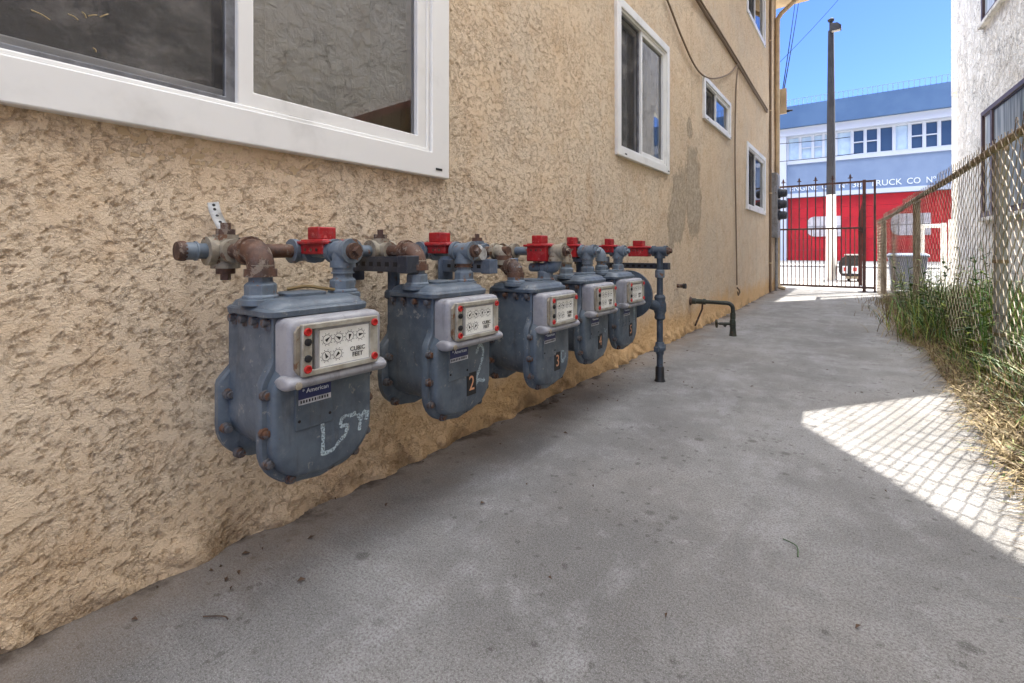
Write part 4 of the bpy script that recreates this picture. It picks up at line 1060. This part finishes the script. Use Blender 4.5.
for x0, x1, pa, pb in ((sx(787.8), 1.15, sx(807), sx(841)), (1.30, 5.75, sx(891), sx(931)), (5.9, 10.3, 7.2, 9.2)):
    d = MB()
    for k in range(6): d.box(x0, x1, YS+.18, YS+.24, .03+k*.745, .03+k*.745+.735)
    dr = obj('bay_door', d, M_STRED, ST, smooth=0)
    # rounded row of panes
    z0, z1 = 1.72, 3.12; rr = .45
    pts = [(pb, z0), (pb, z1)] + [(pa+rr-rr*math.sin(R(a)), z1-rr+rr*math.cos(R(a))) for a in range(0, 91, 15)] + [(pa+rr-rr*math.cos(R(a)), z0+rr-rr*math.sin(R(a))) for a in range(0, 91, 15)]
    dw = obj('door_window', MB().prism(pts[::-1], 'y', YS+.12, YS+.18), M_STDOORGL, dr, smooth=0)
    bb = MB()
    for k in range(1, 5): xx = pa+(pb-pa)*k/5; bb.box(xx-.03, xx+.03, YS+.10, YS+.12, z0, z1)
    bb.box(pa+.02, pb, YS+.098, YS+.12, (z0+z1)/2-.03, (z0+z1)/2+.03)
    obj('glazing_bar', bb, M_POST, dw, smooth=0)
mb = MB().box(1.152, 1.298, YS+.02, YS+.34, 0, 4.5).box(5.752, 5.898, YS+.02, YS+.34, 0, 4.5); obj('door_pillar', mb, M_STRED, ST, smooth=0)
def station_text(s_, x0, x1, zc):
    o = text_mesh('lettering', s_, .55, M_LETTER, Matrix.Identity(4), ST, depth=.02, align='LEFT')
    o.data.transform(Matrix.Translation(wloc(ST)))
    xs_ = [v.co.x for v in o.data.vertices]; k = (x1-x0)/(max(xs_)-min(xs_)); mn = min(xs_)
    o.data.transform(TY(x0, YS-.03, zc) @ Matrix.Diagonal((k, 1, 1, 1)) @ Matrix.Translation((-mn, 0, 0)))
    o.data.transform(Matrix.Translation(-wloc(ST)))
for w_, a_, b_ in (('ENGINE', 790, 817.5), ('CO', 822, 834.5), ('Nº', 839, 848), ('38', 852.6, 861.5), ('TRUCK', 870, 902), ('CO', 907, 920.5), ('Nº', 926.5, 936)): station_text(w_, sx(a_), sx(b_), 5.17)
rl = MB().box(-14, 14.5, YS-.85, YS-.82, 11.36, 11.40)
for k in range(110): x = -14+k*.26; rl.box(x, x+.05, YS-.85, YS-.82, 10.92, 11.36)
obj('roof_railing', rl, M_STRAIL, ST, smooth=0)

# ------------------------------------------------------------------ street things
u = (831-512)/FPX; lpx, lpy = gx(831, 13.17), 13.17
LP = thing('street_lamp', 'tall grey street lamp pole with white base behind the gate', 'street lamp', (lpx, lpy, .04))
obj('pole', MB().tube([(lpx, lpy, 1.98), (lpx, lpy, 4), (lpx, lpy, 5.72)], [.092, .078, .058], 14), M_POLE, LP)
obj('pole_base', MB().tube([(lpx, lpy, .04), (lpx, lpy, 1.98)], [.108, .093], 14), M_POLEW, LP)  # lower length of the pole is white
obj('arm', MB().tube([(lpx, lpy, 5.72), (lpx, lpy, 5.93)], .035, 10).tube([(lpx, lpy, 5.86), (lpx+.06, lpy-.05, 5.84)], .03, 8).lathe((lpx, lpy, 5.93), 'z', [(0, .06), (.04, .07), (.07, .03)], 10), M_POLE, LP)
lh = obj('lamp_head', MB().loft([[Vector((lpx+.02+a, lpy-.10+b, z)) for a, b in ((-.03, -.06), (.18, -.07), (.18, .07), (-.03, .06))] for z in (5.66, 5.74)] + [[Vector((lpx+.02+a, lpy-.10+b, 5.83)) for a, b in ((0, -.03), (.10, -.04), (.10, .04), (0, .03))]]), M_POLE, LP)
obj('lens', MB().box(lpx+.02, lpx+.18, lpy-.15, lpy-.05, 5.645, 5.659), M_STEEL, lh)
# low trailer at the kerb
TX0, TY0 = gx(838.5, 12.6), 12.6
def tz(px): return px
t = thing('low_trailer', 'low black trailer with two white and red light plates behind the gate', 'trailer', (TX0+.3, TY0+.3, .045))
xw = gx(862, TY0)-TX0
pts = [(TX0+.05, .16), (TX0+xw, .16), (TX0+xw, .60), (TX0+.13, .60), (TX0+.05, .55), (TX0, .44), (TX0, .26)]
obj('body', MB().prism(pts, 'y', TY0, TY0+.7), M_BLACK, t, bev=.015)
obj('lid', MB().box(TX0+.10, TX0+xw+.02, TY0-.02, TY0+.72, .602, .63), M_POST, t, bev=.006)
for px0, px1 in ((842.5, 847.5), (851.5, 858.5)):
    a, b = gx(px0, TY0-.02), gx(px1, TY0-.02)
    lpz = obj('light_plate', MB().box(a, b, TY0-.02, TY0-.002, .22, .38), M_STWHITE, t, smooth=0)
    obj('tail_light', MB().box(a+(b-a)*.25, a+(b-a)*.75, TY0-.03, TY0-.02, .27, .35), M_REDC, lpz, smooth=0)
obj('chassis', MB().box(TX0+.12, TX0+xw, TY0-.01, TY0+.65, .105, .158), M_GALV, t, bev=.004)
for x in (TX0+.15, TX0+xw-.09): obj('wheel', MB().lathe((x, TY0+.12, .125), 'x', [(0, .05), (.005, .078), (.045, .078), (.05, .05)], 16), M_RUBBER, t)
# wheeled bin behind the fence
bx, by = gx(908, 9.75), 9.75
t = thing('wheeled_bin', 'blue grey wheeled bin standing behind the far end of the fence', 'bin', (bx, by+.25, .045))
def brect(hx, hy, z): return [Vector((bx+a*hx, by+.25+b*hy, z)) for a, b in ((-1, -1), (1, -1), (1, 1), (-1, 1))]
obj('bin_body', MB().loft([brect(.19, .19, .09), brect(.24, .24, .60)]), M_BIN, t, bev=.012)
obj('lid', MB().loft([brect(.265, .265, .602), brect(.265, .265, .63), brect(.22, .22, .665)]), M_BIN, t, bev=.008)
obj('handle', MB().tube([(bx-.2, by+.53, .62), (bx+.2, by+.53, .62)], .015, 8), M_BIN, t)
for x in (bx-.2, bx+.17): obj('wheel', MB().lathe((x, by+.42, .115), 'x', [(0, .05), (.004, .07), (.03, .07), (.034, .05)], 14), M_RUBBER, t)
# white pipe frame in the lot
fy = 11.5
t = thing('pipe_barrier', 'white pipe barrier frame in the sunny lot behind the fence', 'barrier', (gx(943, fy), fy, .045))
a, b, c = gx(922, fy), gx(943.5, fy), gx(951, fy)
obj('crossbar', MB().tube([(a, fy, 1.15), (b, fy, 1.15)], .035, 10), M_POLEW, t)
for x, zt_ in ((b, 1.20), (c, 1.26), (a, 1.18)): obj('upright', MB().cyl((x, fy, .04), (x, fy, zt_), .04, 10), M_POLEW, t)
# overhead wires
def px3(px, py, t_):
    u, v = (px-512)/FPX, (251-py)/FPX
    return Vector((CX+t_*(-math.sin(YAW)+u*math.cos(YAW)), t_*(math.cos(YAW)+u*math.sin(YAW)), CZ+t_*v))
def wirething(p0, p1, r, label, sag=.15):
    P = [p0.lerp(p1, k/14)-Vector((0, 0, sag*4*(k/14)*(1-k/14))) for k in range(15)]
    tag(obj('overhead_wire', MB().tube(P, r, 5), M_CABLEB), label, 'wire', 'overhead wires')
wirething(px3(778, 120, 8.35), px3(799, -30, 26), .011, 'left of the two service wires rising from the corner box', .2)
wirething(px3(780, 112, 8.45), px3(803, -30, 26), .011, 'right of the two service wires rising from the corner box', .2)
wirething(px3(780, 62, 26), px3(850, -14, 30), .012, 'thin wire crossing the sky beside the street lamp', .1)
wirething(px3(760, 145, 30), px3(850, 137, 26), .018, 'upper wire crossing in front of the station windows', .05)
wirething(px3(760, 163, 30), px3(860, 153, 26), .018, 'lower wire crossing in front of the station windows', .05)

# ------------------------------------------------------------------ weeds along the fence
def blades(mb, n, pos, hmin, hmax, lean, wid, rr, droop=.5, mats=1):
    for _ in range(n):
        x, y, z = pos(rr); h = rr.uniform(hmin, hmax)
        if y > 6: h *= .55
        if y < 4.6: h = min(h, max(.05, (x-1.62)/.65+.06)*rr.uniform(.6, 1))
        a = rr.uniform(0, 6.283); L = h*rr.uniform(*lean)
        d = Vector((math.cos(a), math.sin(a), 0)); s_ = Vector((-d.y, d.x, 0)); w_ = wid*rr.uniform(.6, 1.3)
        mb.mi = rr.randrange(mats); o = Vector((x, y, z)); vs = []
        for k in range(5):
            q = k/4; p = o + d*(L*q**1.6) + Vector((0, 0, h*(q-droop*q*q*min(1, L/h))))
            ww = w_*(1-q)**.7 if k < 4 else 0
            if k < 4: vs += [p-s_*ww, p+s_*ww]
            else: vs.append(p)
        mb.add(vs, [(0,1,3,2), (2,3,5,4), (4,5,7,6), (6,7,8)])
rr = random.Random(11)
def base_z(x, y): return gz(y)-.018+max(0, x-edge_x(y))*.05
def pos_edge(r):
    y = .9+8.2*r.random()**1.25; c = edge_x(y); x = c + abs(r.gauss(.0, .13)) - .035 + .03*math.sin(y*2.2)
    return x, y, base_z(x, y)
def pos_fence(r):
    y = r.uniform(.8, 8.1); x = fx(y)+r.gauss(.06, .16); return x, y, base_z(x, y)
def pos_near(r):
    y = r.uniform(.8, 6.0); x = fx(y)+r.gauss(.08, .15); return x, y, base_z(x, y)
def pos_back(r):
    y = r.uniform(1.5, 8.2); x = fx(y)+r.uniform(.14 if y < 6 else .25, .95); return x, y, base_z(x, y)
mb = MB(); blades(mb, 15000, pos_edge, .04, .17, (.6, 2.0), .0030, rr, .8, 3); blades(mb, 5000, pos_fence, .12, .38, (.3, 1.1), .0032, rr, .6, 3)
def flop(n):
    for _ in range(n):
        y = 1.75+6.6*rr.random()**1.4; x = edge_x(y)+rr.uniform(.0, .24); z = base_z(x, y)+.004
        a = rr.gauss(3.3, .9); L = rr.uniform(.06, .20); h = rr.uniform(.02, .09); d = Vector((math.cos(a), math.sin(a), 0)); s_ = Vector((-d.y, d.x, 0)); w_ = rr.uniform(.0012, .0032)
        mb.mi = rr.randrange(3); o = Vector((x, y, max(z, gz(y)+.004))); vs = []; bend = rr.uniform(-.3, .3)
        for k in range(5):
            q = k/4; p = o + d*(L*q) + s_*(bend*L*q*q) + Vector((0, 0, h*4*q*(1-q)*.7 + .004*q))
            vs += [p-s_*w_*(1-.8*q), p+s_*w_*(1-.8*q)]
        mb.add(vs, [(0,1,3,2), (2,3,5,4), (4,5,7,6), (6,7,9,8)])
flop(2600)
tag(obj('dry_grass', mb, [M_STRAW, M_STRAWD, M_STRAW2], smooth=0, fix=False), 'tangled dry straw grass spilling over the concrete edge under the fence', 'dry grass', kind='stuff')
mb = MB(); blades(mb, 2600, pos_edge, .05, .18, (.3, 1.1), .0035, rr, .6, 3); blades(mb, 3600, pos_near, .15, .5, (.2, .9), .004, rr, .5, 3); blades(mb, 10500, pos_back, .25, .62, (.2, .9), .006, rr, .5, 3)
tag(obj('green_grass', mb, [M_GRN, M_GRN2, M_YEL], smooth=0, fix=False), 'green grass growing through and behind the chain link fence', 'grass', kind='stuff')
def weed(y, off, h, seed):
    r = random.Random(seed); x = fx(y)+off; z0 = base_z(x, y)
    t = thing('tall_weed', 'tall leafy green weed growing up beside the chain link fence', 'weed', (x, y, z0), 'tall leafy weeds at the fence')
    st = MB(); lf = MB()
    for s_ in range(r.randint(2, 4)):
        a = r.uniform(0, 6.28); tilt = r.uniform(.05, .3); d = Vector((math.cos(a)*tilt, math.sin(a)*tilt, 1)); hh_ = h*r.uniform(.6, 1)
        P = [Vector((x, y, z0)) + d*hh_*q + Vector((0, 0, -.1*q*q*tilt*hh_)) for q in (0, .25, .5, .75, 1)]
        st.tube(P, [.004, .0036, .003, .0024, .0015], 5)
        for k in range(int(hh_*42)):
            q = r.uniform(.15, 1); p = Vector((x, y, z0))+d*hh_*q; b_ = r.uniform(0, 6.28); L = r.uniform(.05, .12)*(1.2-q*.5)
            dv = Vector((math.cos(b_), math.sin(b_), r.uniform(.1, .9))).normalized(); sd_ = dv.cross(EZ).normalized(); up = sd_.cross(dv)
            w_ = L*.13; lf.mi = r.randrange(3)
            lf.add([p, p+dv*L*.35+sd_*w_-up*.0, p+dv*L*.35-sd_*w_, p+dv*L*.7+sd_*w_*.7-EZ*L*.1, p+dv*L*.7-sd_*w_*.7-EZ*L*.1, p+dv*L-EZ*L*.28], [(0,1,2), (1,3,4,2), (3,5,4)])
    obj('stem', st, M_GRN, t); obj('leaves', lf, [M_GRN, M_GRN2, M_YEL], t, smooth=0, fix=False)
for i in range(40):
    y = 2.3+i*.16+rr.uniform(-.1, .1); weed(y, rr.uniform(-.06, .30), rr.uniform(.45, .82)*(1 if y < 6.3 else .7), 100+i)

# ------------------------------------------------------------------ litter on the slab
lr = random.Random(21)
for i in range(80):
    near = i < 60
    y = lr.uniform(.25, 3.6); x = abs(lr.gauss(.05, .09))+.02 if near else lr.uniform(.2, 1.4)
    if .30 < x < .37 and 2.5 < y < 2.65: x = .2
    a = lr.uniform(0, 6.28); L = lr.uniform(.003, .010); z = gz(y)+.002
    d, s_ = Vector((math.cos(a), math.sin(a), 0)), Vector((-math.sin(a), math.cos(a), 0)); c = Vector((x, y, z))
    mb = MB().add([c-d*L, c+s_*L*.5+EZ*.004, c+d*L+EZ*.003, c-s_*L*.5+EZ*.006, c+EZ*.001], [(0,1,4), (1,2,4), (2,3,4), (3,0,4)])
    o = tag(obj('dry_leaf', mb, M_LEAF, base=tuple(c), smooth=0, fix=False), 'tiny dark dry leaf crumb lying on the grey concrete', 'leaf', 'leaf crumbs on the concrete')
P = [Vector((.93, 1.14, .004)), Vector((.955, 1.125, .008)), Vector((.975, 1.10, .004))]
for px, py, px2, py2, lab in ((783, 540, 798, 558, 'thin green twig lying in the middle of the concrete'), (203, 618, 228, 621, 'dark twig on the concrete near the wall at the front')):
    def gp(px, py): 
        v = (py-251)/FPX; return px3(px, py, CZ/v)+EZ*.003
    a, b = gp(px, py), gp(px2, py2); c = a.lerp(b, .5)+Vector((.012, .008, .004))
    tag(obj('twig', MB().tube(smoothpath([a, c, b], 4), .0013, 5), M_GRN2 if px > 500 else M_LEAF), lab, 'twig')
